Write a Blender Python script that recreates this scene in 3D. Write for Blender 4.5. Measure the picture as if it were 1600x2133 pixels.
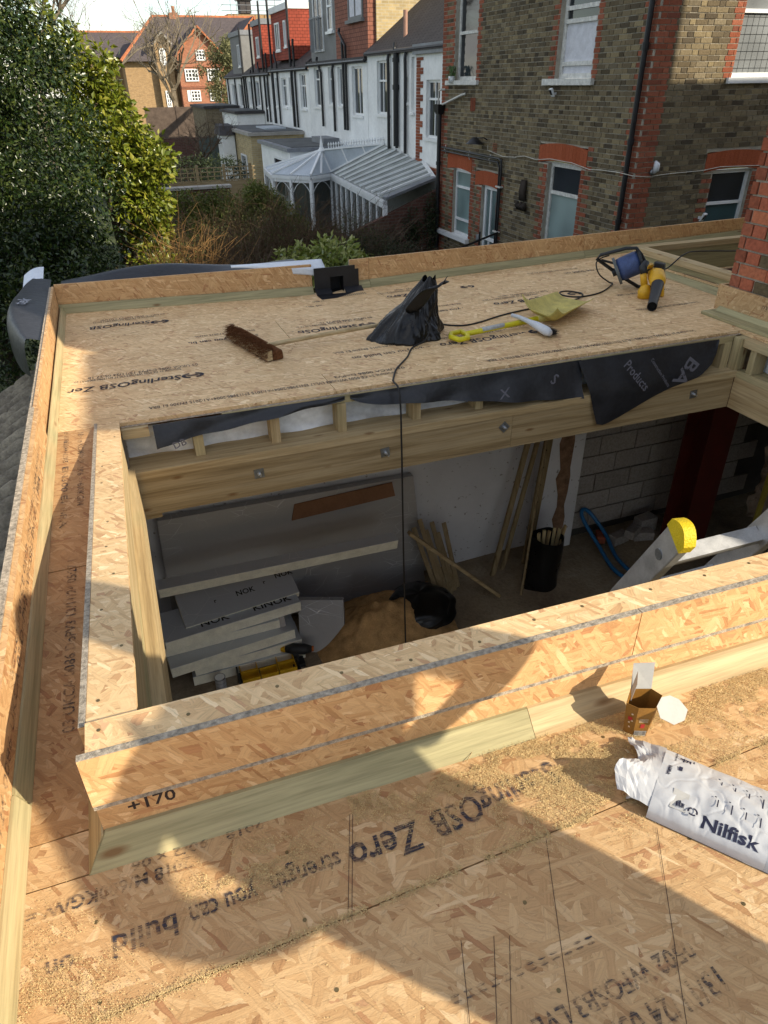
import bpy, math, random
import numpy as np
from mathutils import Vector, Matrix
random.seed(7); RNG = np.random.default_rng(11)
for o in list(bpy.data.objects): bpy.data.objects.remove(o)
SC = bpy.context.scene; COL = SC.collection
R = math.radians
# ---------------------------------------------------------------- camera
def cam_setup():
    f, pitch, roll, yaw = 1442.25, R(31.84), R(0.864), R(19.923)
    cy, sy, ct, st = math.cos(yaw), math.sin(yaw), math.cos(pitch), math.sin(pitch)
    F = Vector((sy*ct, cy*ct, -st)); r0 = Vector((cy, -sy, 0)); d0 = F.cross(r0)
    r = math.cos(roll)*r0 + math.sin(roll)*d0; d = -math.sin(roll)*r0 + math.cos(roll)*d0
    cd = bpy.data.cameras.new('camera'); cd.lens = f/2133*36; cd.sensor_width = 36; cd.sensor_fit = 'AUTO'
    cd.clip_start = 0.02; cd.clip_end = 900
    co = bpy.data.objects.new('camera', cd); COL.objects.link(co)
    m = Matrix.Identity(4)
    for i in range(3):
        m[i][0] = r[i]; m[i][1] = -d[i]; m[i][2] = -F[i]
    m[0][3], m[1][3], m[2][3] = 0, 0, 1.388
    co.matrix_world = m; SC.camera = co
cam_setup()
# ---------------------------------------------------------------- light
SUN_AZ, SUN_EL = R(43), R(28)          # the sun stands to +X / -Y
to_sun = Vector((math.sin(SUN_AZ)*math.cos(SUN_EL), -math.cos(SUN_AZ)*math.cos(SUN_EL), math.sin(SUN_EL)))
ld = bpy.data.lights.new('sun', 'SUN'); ld.energy = 4.3; ld.angle = R(0.53); ld.color = (1, .89, .70)
lo = bpy.data.objects.new('sun', ld); COL.objects.link(lo)
lo.rotation_euler = to_sun.to_track_quat('Z', 'Y').to_euler()
W = bpy.data.worlds.new('World'); SC.world = W; W.use_nodes = True
def world():
    nt = W.node_tree; nt.nodes.clear(); N = nt.nodes.new; L = nt.links.new
    out = N('ShaderNodeOutputWorld'); bg = N('ShaderNodeBackground'); sky = N('ShaderNodeTexSky')
    sky.sky_type = 'NISHITA'; sky.sun_disc = False; sky.sun_elevation = SUN_EL; sky.sun_rotation = math.pi-SUN_AZ
    sky.air_density = 1.0; sky.dust_density = .5; sky.ozone_density = 1.0
    tc = N('ShaderNodeTexCoord'); mp = N('ShaderNodeMapping'); mp.inputs['Scale'].default_value = (1, 1, 2.2)
    no = N('ShaderNodeTexNoise'); no.inputs['Scale'].default_value = 3.4; no.inputs['Detail'].default_value = 8; no.inputs['Roughness'].default_value = .58
    cr = N('ShaderNodeValToRGB'); cr.color_ramp.elements[0].position = .44; cr.color_ramp.elements[1].position = .62
    n2 = N('ShaderNodeTexNoise'); n2.inputs['Scale'].default_value = 7; n2.inputs['Detail'].default_value = 5
    c2 = N('ShaderNodeValToRGB'); c2.color_ramp.elements[0].color = (3.7, 3.7, 3.75, 1); c2.color_ramp.elements[1].color = (7.2, 6.9, 6.4, 1)
    c2.color_ramp.elements[0].position = .3; c2.color_ramp.elements[1].position = .65
    mx = N('ShaderNodeMixRGB')
    L(tc.outputs['Generated'], mp.inputs[0]); L(mp.outputs[0], no.inputs['Vector']); L(mp.outputs[0], n2.inputs['Vector'])
    L(no.outputs[0], cr.inputs[0]); L(n2.outputs[0], c2.inputs[0]); L(cr.outputs[0], mx.inputs[0]); L(sky.outputs[0], mx.inputs[1]); L(c2.outputs[0], mx.inputs[2])
    L(mx.outputs[0], bg.inputs[0]); bg.inputs[1].default_value = .13; L(bg.outputs[0], out.inputs[0])
world()
SC.view_settings.view_transform = 'Standard'; SC.view_settings.look = 'None'
SC.view_settings.exposure = 0.82; SC.view_settings.gamma = 1; SC.view_settings.use_curve_mapping = False
SC.cycles.max_bounces = 8; SC.cycles.diffuse_bounces = 4; SC.cycles.transparent_max_bounces = 12
try: SC.cycles.use_denoising = True
except Exception: pass
# ---------------------------------------------------------------- material helpers
class NT:
    def __init__(s, name):
        s.m = bpy.data.materials.new(name); s.m.use_nodes = True; s.t = s.m.node_tree; s.t.nodes.clear()
        s.out = s.n('ShaderNodeOutputMaterial'); s.b = s.n('ShaderNodeBsdfPrincipled'); s.l(s.b.outputs[0], s.out.inputs[0])
    def n(s, k, **kw):
        x = s.t.nodes.new(k)
        for a, v in kw.items(): setattr(x, a, v)
        return x
    def l(s, a, b): s.t.links.new(a, b)
    def val(s, inp, v):
        if hasattr(v, 'is_linked') or hasattr(v, 'links'): s.l(v, inp)
        else: inp.default_value = v
    def math(s, op, a, b=0.0, c=None):
        x = s.n('ShaderNodeMath', operation=op); s.val(x.inputs[0], a); s.val(x.inputs[1], b)
        if c is not None: s.val(x.inputs[2], c)
        return x.outputs[0]
    def vmath(s, op, a, b=(0, 0, 0)):
        x = s.n('ShaderNodeVectorMath', operation=op); s.val(x.inputs[0], a); s.val(x.inputs[1], b); return x.outputs[0]
    def mix(s, fac, a, b, mode='MIX'):
        x = s.n('ShaderNodeMixRGB', blend_type=mode); s.val(x.inputs[0], fac); s.val(x.inputs[1], a); s.val(x.inputs[2], b); return x.outputs[0]
    def noise(s, vec, scale, detail=3, rough=.5, dist=0):
        x = s.n('ShaderNodeTexNoise'); s.l(vec, x.inputs['Vector']); x.inputs['Scale'].default_value = scale
        x.inputs['Detail'].default_value = detail; x.inputs['Roughness'].default_value = rough; x.inputs['Distortion'].default_value = dist
        return x.outputs[0]
    def ramp(s, fac, *stops, interp='LINEAR'):
        x = s.n('ShaderNodeValToRGB'); e = x.color_ramp.elements; x.color_ramp.interpolation = interp
        while len(e) < len(stops): e.new(.5)
        for k, (p, c) in enumerate(stops):
            e[k].position = p; e[k].color = (*c, 1) if len(c) == 3 else c
        s.val(x.inputs[0], fac); return x.outputs[0]
    def bump(s, h, strength=.3, dist=.01):
        x = s.n('ShaderNodeBump'); x.inputs['Strength'].default_value = strength; x.inputs['Distance'].default_value = dist
        s.l(h, x.inputs['Height']); s.l(x.outputs[0], s.b.inputs['Normal'])
    def pos(s):
        return s.n('ShaderNodeNewGeometry').outputs['Position']
    def rand(s):
        g = s.n('ShaderNodeNewGeometry').outputs['Random Per Island']; o = s.n('ShaderNodeObjectInfo').outputs['Random']
        return s.math('FRACT', s.math('ADD', g, s.math('MULTIPLY', o, 7.13)))
    def set(s, col=None, rough=.7, spec=.3, metal=0.0):
        if col is not None: s.val(s.b.inputs['Base Color'], col if not isinstance(col, tuple) or len(col) == 4 else (*col, 1))
        s.val(s.b.inputs['Roughness'], rough); s.val(s.b.inputs['Specular IOR Level'], spec); s.val(s.b.inputs['Metallic'], metal)
        return s.m
G3 = lambda v: (v, v, v)
def plain(name, col, rough=.6, spec=.3, metal=0.0, var=.18, scale=6.0, bump=0.0, bscale=60):
    """flat colour broken by large and fine noise so that nothing is perfectly even"""
    n = NT(name); p = n.pos()
    f = n.noise(p, scale, 4, .6); g = n.noise(p, scale*9, 3, .6)
    k = n.math('ADD', n.math('MULTIPLY', f, .65), n.math('MULTIPLY', g, .35))
    lo_ = tuple(max(c*(1-var*1.6), 0) for c in col); hi = tuple(min(c*(1+var*1.6), 1) for c in col)
    c = n.ramp(k, (.3, lo_), (.7, hi))
    r = n.math('ADD', n.math('MULTIPLY', f, .25), rough-.12)
    n.set(c, r, spec, metal)
    if bump: n.bump(n.noise(p, bscale, 4, .6), bump, .01)
    return n.m
def planar(n, extra=0.0):
    """2D metres on the face's own plane, picked by the face normal"""
    ge = n.n('ShaderNodeNewGeometry'); sp = n.n('ShaderNodeSeparateXYZ'); n.l(ge.outputs['Position'], sp.inputs[0])
    sn = n.n('ShaderNodeSeparateXYZ'); n.l(ge.outputs['True Normal'], sn.inputs[0])
    az = n.math('GREATER_THAN', n.math('ABSOLUTE', sn.outputs[2]), .6); ax = n.math('GREATER_THAN', n.math('ABSOLUTE', sn.outputs[0]), .6)
    u = n.mix(ax, sp.outputs[0], sp.outputs[1]); v = n.mix(az, sp.outputs[2], sp.outputs[1])
    xz = n.math('MULTIPLY', ax, n.math('SUBTRACT', 1, az))
    cb = n.n('ShaderNodeCombineXYZ'); n.l(u, cb.inputs[0]); n.l(v, cb.inputs[1])
    oi = n.n('ShaderNodeObjectInfo').outputs['Random']; cb2 = n.n('ShaderNodeCombineXYZ')
    n.l(n.math('MULTIPLY', oi, 37.0), cb2.inputs[0]); n.l(n.math('MULTIPLY', oi, 53.0), cb2.inputs[1])
    return n.vmath('ADD', cb.outputs[0], cb2.outputs[0])
def osb(name, dark=1.0, warm=0.0, along=0.0):
    n = NT(name); uv0 = planar(n)
    wn = n.n('ShaderNodeTexNoise'); n.l(uv0, wn.inputs['Vector']); wn.inputs['Scale'].default_value = 55; wn.inputs['Detail'].default_value = 3; wn.inputs['Roughness'].default_value = .65
    uv = n.vmath('ADD', uv0, n.vmath('MULTIPLY', n.vmath('SUBTRACT', wn.outputs['Color'], (.5, .5, .5)), (.0085, .0085, 0)))
    col = None; hgt = None
    layers = [(8, .16, .04, 0), (78, .11, .026, .60), (-34, .14, .026, .60), (33, .10, .018, .64), (-62, .08, .022, .68), (3, .10, .010, .66), (57, .05, .009, .70)]
    for i, (ang, ln, wd, thr) in enumerate(layers):
        vr = n.n('ShaderNodeVectorRotate', rotation_type='Z_AXIS'); n.l(uv, vr.inputs['Vector']); vr.inputs['Angle'].default_value = R(ang+along)
        sc = n.vmath('MULTIPLY', vr.outputs[0], (1/ln, 1/wd, 1))
        sc = n.vmath('ADD', sc, (i*3.7, i*9.1, 0))
        vo = n.n('ShaderNodeTexVoronoi', voronoi_dimensions='2D', feature='F1', distance='CHEBYCHEV' if i % 2 else 'EUCLIDEAN'); n.l(sc, vo.inputs['Vector'])
        vo.inputs['Scale'].default_value = 1; vo.inputs['Randomness'].default_value = .92
        sp = n.n('ShaderNodeSeparateXYZ'); n.l(vo.outputs['Color'], sp.inputs[0])
        t = n.math('MULTIPLY', sp.outputs[0], dark)
        base = n.ramp(sp.outputs[0], (0, (.37, .20, .09)), (.09, (.47, .285, .135)), (.5, (.535, .342, .168)), (.88, (.585, .388, .20)), (1, (.67, .475, .27)))
        red = n.math('GREATER_THAN', sp.outputs[2], .968)
        base = n.mix(n.math('MULTIPLY', red, .7), base, (.36, .17, .08, 1))
        gv = n.vmath('MULTIPLY', vr.outputs[0], (9, 260, 1))
        g = n.noise(gv, 1.0, 2, .6)
        base = n.mix(.7, base, n.ramp(g, (.25, G3(.60)), (.45, G3(.95)), (.7, G3(1.12))), 'MULTIPLY')
        h = n.math('ADD', n.math('MULTIPLY', sp.outputs[1], .8), n.math('MULTIPLY', g, .12))
        # a dark rim where the flake ends
        rim = n.ramp(vo.outputs['Distance'], (.55, G3(1.0)), (.9, G3(.86)))
        base = n.mix(.8, base, rim, 'MULTIPLY')
        if col is None: col, hgt = base, h
        else:
            m = n.math('GREATER_THAN', sp.outputs[1], thr)
            col = n.mix(m, col, base); hgt = n.mix(m, hgt, h)
    big = n.noise(n.pos(), 1.7, 3, .6)
    chip = n.noise(n.vmath('MULTIPLY', uv, (34, 150, 1)), 1.0, 4, .7, 1.2)
    col = n.mix(.5, col, n.ramp(chip, (.30, G3(.66)), (.42, G3(1.0)), (.62, G3(1.0)), (.75, G3(1.12))), 'MULTIPLY')
    col = n.mix(.5, col, n.ramp(big, (.3, G3(.80)), (.7, G3(1.10))), 'MULTIPLY')
    tint = (dark*(1+.05*warm), dark*(1-.10*warm), dark*(1-.24*warm), 1)
    col = n.mix(1, col, tint, 'MULTIPLY')
    n.set(col, .62, .25); n.bump(n.math('ADD', hgt, n.math('MULTIPLY', chip, .5)), .6, .004); return n.m
def timber(name, axis='X', green=.5, light=1.0, scale=1.0):
    n = NT(name); p = n.pos(); oi = n.n('ShaderNodeObjectInfo').outputs['Random']
    st = {'X': (.9, 26, 26), 'Y': (26, .9, 26), 'Z': (26, 26, .9)}[axis]
    off = n.n('ShaderNodeCombineXYZ'); n.l(n.math('MULTIPLY', oi, 19), off.inputs[0]); n.l(n.math('MULTIPLY', oi, 31), off.inputs[1])
    q = n.vmath('ADD', p, off.outputs[0]); qs = n.vmath('MULTIPLY', q, tuple(k*scale for k in st))
    g = n.noise(qs, 1.0, 5, .62, .7)
    fine = n.noise(n.vmath('MULTIPLY', q, tuple(k*5 for k in st)), 1.0, 3, .7)
    blot = n.noise(q, 2.4, 3, .5)
    k = light
    pale = (.54*k, .415*k, .235*k); mid = (.42*k, .305*k, .155*k); dk = (.27*k, .185*k, .09*k)
    gp = (.41*k, .36*k, .195*k); gm = (.25*k, .225*k, .115*k)
    c1 = n.ramp(g, (.28, dk), (.42, mid), (.62, pale)); c2 = n.ramp(g, (.32, gm), (.56, gp))
    c = n.mix(n.ramp(n.math('ADD', blot, green-.5), (.35, G3(0)), (.66, G3(1))), c1, c2)
    c = n.mix(.6, c, n.ramp(fine, (.32, G3(.66)), (.58, G3(1.06))), 'MULTIPLY')
    vo = n.n('ShaderNodeTexVoronoi', feature='F1'); kn = {'X': (4, 12, 12), 'Y': (12, 4, 12), 'Z': (12, 12, 4)}[axis]
    n.l(n.vmath('MULTIPLY', q, kn), vo.inputs['Vector']); vo.inputs['Scale'].default_value = .8
    c = n.mix(n.ramp(vo.outputs['Distance'], (.05, G3(.85)), (.13, G3(0))), c, (.17, .085, .03, 1))
    n.set(c, .68, .25); n.bump(n.math('ADD', g, n.math('MULTIPLY', fine, .4)), .25, .003); return n.m
def brick_mat(name, cols, stain=.5, lump=.6):
    n = NT(name); r = n.rand(); p = n.pos()
    st = [(i/(len(cols)-1), c) for i, c in enumerate(cols)]
    c = n.ramp(r, *st); f = n.noise(p, 42, 4, .65); b = n.noise(p, .9, 4, .6); sp = n.noise(p, 160, 2, .6)
    c = n.mix(.7, c, n.ramp(f, (.28, G3(.55)), (.62, G3(1.12))), 'MULTIPLY')
    c = n.mix(stain, c, n.ramp(b, (.3, G3(.62)), (.68, G3(1.08))), 'MULTIPLY')
    n.set(c, .9, .12); n.bump(n.math('ADD', f, n.math('MULTIPLY', sp, .5)), lump, .008); return n.m
def mortar_mat(name, col):
    return plain(name, col, .95, .08, 0, .22, 5, .6, 120)
def leaf_mat(name, c1, c2, c3, rough=.35, trans=.15, spec=.5):
    n = NT(name); r = n.rand(); p = n.pos()
    c = n.ramp(r, (0, c1), (.55, c2), (1, c3)); b = n.noise(p, 1.6, 3, .5)
    c = n.mix(.55, c, n.ramp(b, (.3, G3(.6)), (.7, G3(1.2))), 'MULTIPLY')
    n.set(c, rough, spec)
    if trans:
        t = n.n('ShaderNodeBsdfTranslucent'); n.l(n.mix(1, c, (1.0, 1.05, .55, 1), 'MULTIPLY'), t.inputs[0]); m = n.n('ShaderNodeMixShader'); m.inputs[0].default_value = trans
        n.l(n.b.outputs[0], m.inputs[1]); n.l(t.outputs[0], m.inputs[2]); n.l(m.outputs[0], n.out.inputs[0])
    return n.m
def glass_mat(name, tint=(.02, .025, .03), rough=.04, see=.0):
    n = NT(name); p = n.pos(); f = n.noise(p, .8, 2, .5)
    c = n.ramp(f, (.35, tuple(x*.6 for x in tint)), (.65, tuple(x*1.5 for x in tint)))
    n.set(c, rough, .5); n.bump(n.noise(p, 1.3, 2, .5), .06, .02)
    n.b.inputs['IOR'].default_value = 1.5
    if see:
        t = n.n('ShaderNodeBsdfTransparent'); m = n.n('ShaderNodeMixShader'); m.inputs[0].default_value = see
        n.l(n.b.outputs[0], m.inputs[1]); n.l(t.outputs[0], m.inputs[2]); n.l(m.outputs[0], n.out.inputs[0])
    return n.m
def ink_mat(name, col=(.035, .04, .06), cover=.5, dots=0):
    n = NT(name); p = n.pos()
    f = n.noise(p, 90, 4, .75); b = n.noise(p, 14, 3, .6)
    ln = n.noise(n.vmath('MULTIPLY', p, (14, 330, 330)), 1.0, 2, .5)
    k = n.math('ADD', n.math('ADD', n.math('MULTIPLY', f, .35), n.math('MULTIPLY', b, .4)), n.math('MULTIPLY', ln, .45))
    a = n.ramp(k, (cover+.02, G3(.92)), (cover+.19, G3(.06)))
    n.set(col, .85, .1)
    t = n.n('ShaderNodeBsdfTransparent'); m = n.n('ShaderNodeMixShader'); n.l(a, m.inputs[0]); n.l(t.outputs[0], m.inputs[1]); n.l(n.b.outputs[0], m.inputs[2]); n.l(m.outputs[0], n.out.inputs[0])
    return n.m
def foil_mat(name, col=(.50, .51, .53), rough=.33, crinkle=.5, metal=.9):
    n = NT(name); p = n.pos()
    v = n.n('ShaderNodeTexVoronoi', feature='DISTANCE_TO_EDGE')
    n.l(n.vmath('MULTIPLY', p, (2.2, 2.2, 6)), v.inputs['Vector']); v.inputs['Scale'].default_value = 2.1
    cre = n.ramp(v.outputs[0], (0, G3(1)), (.018, G3(0)))
    br = n.math('MULTIPLY', cre, n.ramp(n.noise(p, 2.4, 2, .5), (.48, G3(0)), (.6, G3(1))))
    c = n.mix(n.math('MULTIPLY', br, .45), (*col, 1), (.85, .86, .88, 1))
    n.set(c, rough, .5, metal); n.bump(n.math('ADD', n.math('MULTIPLY', br, .8), n.noise(p, 16, 3, .6)), crinkle, .01); return n.m
# ---------------------------------------------------------------- mesh helpers
class MB:
    def __init__(s): s.v = []; s.f = []
    def quad(s, *p):
        k = len(s.v); s.v += [tuple(q) for q in p]; s.f.append(tuple(range(k, k+len(p)))); return s
    def box(s, x0, x1, y0, y1, z0, z1):
        k = len(s.v)
        s.v += [(x0, y0, z0), (x1, y0, z0), (x1, y1, z0), (x0, y1, z0), (x0, y0, z1), (x1, y0, z1), (x1, y1, z1), (x0, y1, z1)]
        s.f += [tuple(k+i for i in q) for q in ((0, 3, 2, 1), (4, 5, 6, 7), (0, 1, 5, 4), (1, 2, 6, 5), (2, 3, 7, 6), (3, 0, 4, 7))]
        return s
    def hexa(s, b, t):
        """solid between two polygons of equal count"""
        k = len(s.v); n = len(b); s.v += [tuple(p) for p in b]+[tuple(p) for p in t]
        s.f += [tuple(k+i for i in reversed(range(n))), tuple(k+n+i for i in range(n))]
        for i in range(n): j = (i+1) % n; s.f.append((k+i, k+j, k+n+j, k+n+i))
        return s
    def slab(s, pts, th, d=(0, 0, 1)):
        d = Vector(d); return s.hexa([Vector(p) for p in pts], [Vector(p)+d*th for p in pts])
    def bar(s, a, b, w, h, up=(0, 0, 1)):
        a, b = Vector(a), Vector(b); t = (b-a).normalized(); u = Vector(up); sx = t.cross(u)
        if sx.length < 1e-4: sx = t.cross(Vector((1, 0, 0)))
        sx.normalize(); uz = sx.cross(t).normalized()
        q = [sx*w/2+uz*h/2, -sx*w/2+uz*h/2, -sx*w/2-uz*h/2, sx*w/2-uz*h/2]
        return s.hexa([a+k for k in q], [b+k for k in q])
    def tube(s, pts, r, n=8, cap=True):
        pts = [Vector(p) for p in pts]; rs = r if isinstance(r, (list, tuple)) else [r]*len(pts)
        k0 = len(s.v); prev = None
        for i, p in enumerate(pts):
            t = (pts[min(i+1, len(pts)-1)]-pts[max(i-1, 0)]).normalized()
            if prev is None:
                a = t.orthogonal().normalized()
            else:
                a = (prev-t*prev.dot(t)); a = a.normalized() if a.length > 1e-6 else t.orthogonal().normalized()
            prev = a; b = t.cross(a)
            for j in range(n):
                q = 2*math.pi*j/n; s.v.append(tuple(p+(a*math.cos(q)+b*math.sin(q))*rs[i]))
        for i in range(len(pts)-1):
            for j in range(n):
                j2 = (j+1) % n; s.f.append((k0+i*n+j, k0+i*n+j2, k0+(i+1)*n+j2, k0+(i+1)*n+j))
        if cap:
            s.f.append(tuple(k0+j for j in reversed(range(n)))); s.f.append(tuple(k0+(len(pts)-1)*n+j for j in range(n)))
        return s
    def grid(s, fn, nu, nv):
        k = len(s.v)
        for i in range(nu+1):
            for j in range(nv+1): s.v.append(tuple(fn(i/nu, j/nv)))
        for i in range(nu):
            for j in range(nv):
                a = k+i*(nv+1)+j; s.f.append((a, a+nv+1, a+nv+2, a+1))
        return s
    def build(s, name, mat, parent=None, smooth=False, solid=0, bevel=0, kind=None, sub=0, label=None):
        me = bpy.data.meshes.new(name); me.from_pydata([tuple(map(float, q)) for q in s.v], [], s.f); me.update()
        return mk(name, me, mat, parent, smooth, solid, bevel, kind, sub, label)
def mk(name, me, mat, parent=None, smooth=False, solid=0, bevel=0, kind=None, sub=0, label=None):
    if mat is not None and len(me.materials) == 0: me.materials.append(mat)
    o = bpy.data.objects.new(name, me); COL.objects.link(o)
    if smooth:
        me.polygons.foreach_set('use_smooth', [True]*len(me.polygons))
    if solid: q = o.modifiers.new('Solidify', 'SOLIDIFY'); q.thickness = solid; q.offset = 0
    if bevel: q = o.modifiers.new('Bevel', 'BEVEL'); q.width = bevel; q.segments = 2; q.limit_method = 'ANGLE'
    if sub: q = o.modifiers.new('Subsurf', 'SUBSURF'); q.levels = sub; q.render_levels = sub
    if kind: o['kind'] = kind
    if label: o['label'] = label
    par(o, parent); return o
def par(o, parent):
    if parent is None: return
    o.parent = parent
    if parent.type == 'EMPTY': o.matrix_parent_inverse = Matrix.Translation(-parent.location)
def thing(name, label, cat, loc=(0, 0, 0), group=None):
    o = bpy.data.objects.new(name, None); COL.objects.link(o); o.location = loc; o.empty_display_size = .05
    return tag(o, label, cat, group)
def tag(o, label, cat, group=None):
    o['label'] = label; o['category'] = cat
    if group: o['group'] = group
    return o
def struct(o): o['kind'] = 'structure'; return o
def npmesh(name, V, F, mat, parent=None, kind=None, smooth=False, label=None):
    """V (n,3) and F (m,k) arrays with k fixed"""
    me = bpy.data.meshes.new(name); n, m, k = len(V), len(F), F.shape[1]
    me.vertices.add(n); me.vertices.foreach_set('co', np.ascontiguousarray(V, dtype=np.float32).ravel())
    me.loops.add(m*k); me.loops.foreach_set('vertex_index', np.ascontiguousarray(F, dtype=np.int32).ravel())
    me.polygons.add(m); me.polygons.foreach_set('loop_start', np.arange(0, m*k, k, dtype=np.int32))
    me.update(calc_edges=True); me.validate()
    return mk(name, me, mat, parent, smooth, kind=kind, label=label)
_txt = {}
def text_mesh(s, size, bold=.012):
    cu = bpy.data.curves.new('lettering', 'FONT'); cu.body = s; cu.size = size; cu.resolution_u = 2; cu.offset = size*bold
    to = bpy.data.objects.new('lettering', cu); COL.objects.link(to)
    me = bpy.data.meshes.new_from_object(to.evaluated_get(bpy.context.evaluated_depsgraph_get()))
    bpy.data.objects.remove(to); bpy.data.curves.remove(cu); return me
def lettering(s, origin, ux, uy, size, mat, parent, name='printed_lettering', length=None, bold=.016, shear=0.0):
    """flat print: origin is the start of the baseline, ux the reading direction, uy the up direction of the letters"""
    me = text_mesh(s, size, bold); xs = [v.co.x for v in me.vertices]
    if not xs: return None
    k = length/max(xs) if length else 1.0
    o, ux, uy = Vector(origin), Vector(ux).normalized(), Vector(uy).normalized()
    co = [tuple(o+ux*((v.co.x+shear*v.co.y)*k)+uy*v.co.y) for v in me.vertices]
    for v, c in zip(me.vertices, co): v.co = c
    return mk(name, me, mat, parent)
# ================================================================ materials
M = {}
M['osb'] = osb('strand_board'); M['osb_face'] = osb('strand_board_yellow', 1.06, .42); M['osb_red'] = osb('strand_board_weathered', .82, .55)
M['osb_far'] = osb('strand_board_sky_lightened', 1.36, -.42)  # board colour lightened to stand for the wider sky light on the far deck
M['osb_edge'] = plain('strand_board_cut_edge', (.40, .33, .25), .9, .1, 0, .5, 70, .6, 260)
M['edge_grey'] = plain('cement_dusted_edge', (.36, .31, .245), .95, .1, 0, .45, 90, .6, 300)
M['tx'] = timber('treated_timber_lengthwise', 'X', .55); M['ty'] = timber('treated_timber_depthwise', 'Y', .5); M['tz'] = timber('treated_timber_upright', 'Z', .45)
M['beam'] = timber('stained_beam_timber', 'X', .15, .74); M['tx_pale'] = timber('fresh_timber_lengthwise', 'X', .22, .95); M['ty_pale'] = timber('fresh_timber_depthwise', 'Y', .25, 1.0)
M['tz_old'] = timber('old_timber_upright', 'Z', .1, .55); M['tx_green'] = timber('green_timber_lengthwise', 'X', .75, .92); M['ty_green'] = timber('green_timber_depthwise', 'Y', .72, .98)
M['ink'] = ink_mat('board_print_ink'); M['ink_dot'] = ink_mat('board_print_dots', (.045, .048, .06), .47); M['pen'] = plain('marker_pen', (.03, .02, .02), .7)
M['gap'] = plain('dark_joint', (.03, .02, .012), .95, .05)
M['black_sheet'] = plain('black_membrane', (.018, .019, .023), .42, .4, 0, .35, 5, .3, 18)
M['white_sheet'] = plain('white_membrane_underside', (.66, .70, .76), .5, .35, 0, .08, 4, .15, 20)
M['vapour'] = plain('white_vapour_sheet', (.74, .77, .80), .38, .45, 0, .2, 3, .9, 7)
M['steel'] = plain('zinc_plate', (.24, .25, .26), .42, .5, .85, .25, 30); M['bolt'] = plain('bolt_zinc', (.62, .64, .66), .3, .5, .9, .1, 40)
M['redbrick'] = brick_mat('red_rubbed_brick', [(.25, .075, .04), (.31, .10, .055), (.34, .12, .07), (.28, .09, .05), (.20, .07, .045)], .45)
M['stock'] = brick_mat('yellow_stock_brick', [(.085, .066, .04), (.17, .13, .078), (.22, .175, .105), (.14, .108, .066), (.28, .22, .125), (.19, .15, .092), (.07, .055, .038), (.24, .195, .125)], .4)
M['stockyellow'] = brick_mat('pale_stock_brick', [(.42, .33, .18), (.50, .40, .22), (.38, .30, .17), (.46, .36, .21)], .4)
M['mortar'] = mortar_mat('lime_mortar', (.36, .33, .27)); M['mortar_dark'] = mortar_mat('dark_mortar', (.20, .18, .15))
M['pvc'] = plain('white_plastic_frame', (.72, .73, .73), .4, .4, 0, .06, 3); M['whitepaint'] = plain('flaking_white_paint', (.62, .61, .57), .7, .25, 0, .22, 14, .5, 50)
M['glass'] = glass_mat('window_glass'); M['glass_frost'] = glass_mat('frosted_glass', (.15, .21, .205), .3); M['blackplastic'] = plain('black_pipe_plastic', (.012, .012, .014), .42, .4, 0, .3, 8)
M['render_white'] = plain('white_render', (.78, .78, .76), .9, .1, 0, .10, 1.3, .25, 40)
# ================================================================ the ground and the room below the roof
struct(MB().quad((-220, -120, -3.2), (320, -120, -3.2), (320, 420, -3.2), (-220, 420, -3.2)).build('garden_ground', plain('garden_soil_and_grass', (.055, .065, .03), .95, .05, 0, .5, 1.2, .6, 12)))
n_ = NT('dusty_concrete_floor'); p_ = n_.pos(); a_ = n_.noise(p_, 1.6, 6, .65); b_ = n_.noise(p_, 26, 4, .7)
n_.set(n_.mix(.5, n_.ramp(a_, (.3, (.17, .125, .085)), (.55, (.32, .26, .18)), (.75, (.42, .36, .27))), n_.ramp(b_, (.3, G3(.6)), (.65, G3(1.15))), 'MULTIPLY'), .95, .08); n_.bump(n_.math('ADD', a_, b_), .6, .03)
struct(MB().grid(lambda u, v: (-.52+8.6*u, -2.6+8.3*v, -3.0+.02*math.sin(u*31)*math.cos(v*27)), 60, 60).build('room_floor', n_.m, smooth=True))
room = thing('extension_walls', 'white plastered and grey blockwork walls of the dark room below the roof', 'walls', (2, 5.5, -3))
n_ = NT('grubby_plaster'); p_ = n_.pos(); a_ = n_.noise(p_, 1.1, 5, .6); b_ = n_.noise(p_, 22, 2, .5)
n_.set(n_.mix(n_.ramp(b_, (.66, G3(0)), (.72, G3(.7))), n_.ramp(a_, (.3, (.50, .50, .52)), (.7, (.66, .66, .68))), (.16, .13, .11, 1)), .9, .12); n_.bump(a_, .2, .02)
M['plaster'] = n_.m
MB().box(-.52, 3.93, 5.40, 5.48, -3.2, -.12).build('plaster_wall', M['plaster'], room)
MB().box(-.52, 12.0, 5.485, 5.60, -3.2, -.12).build('outer_leaf', M['mortar_dark'], room)
MB().box(-.60, -.525, -2.6, 5.60, -3.2, -.12).build('side_wall', M['plaster'], room)
MB().box(-.60, .15, -2.72, -2.605, -3.2, -.12).build('near_wall', M['plaster'], room); MB().box(3.5, 12.0, -2.72, -2.605, -3.2, -.12).build('near_wall', M['plaster'], room); MB().box(.151, 3.499, -2.72, -2.605, -.55, -.12).build('light_gap_lintel', M['plaster'], room)  # unseen doorway gap added so that daylight bounces into the room
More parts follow.
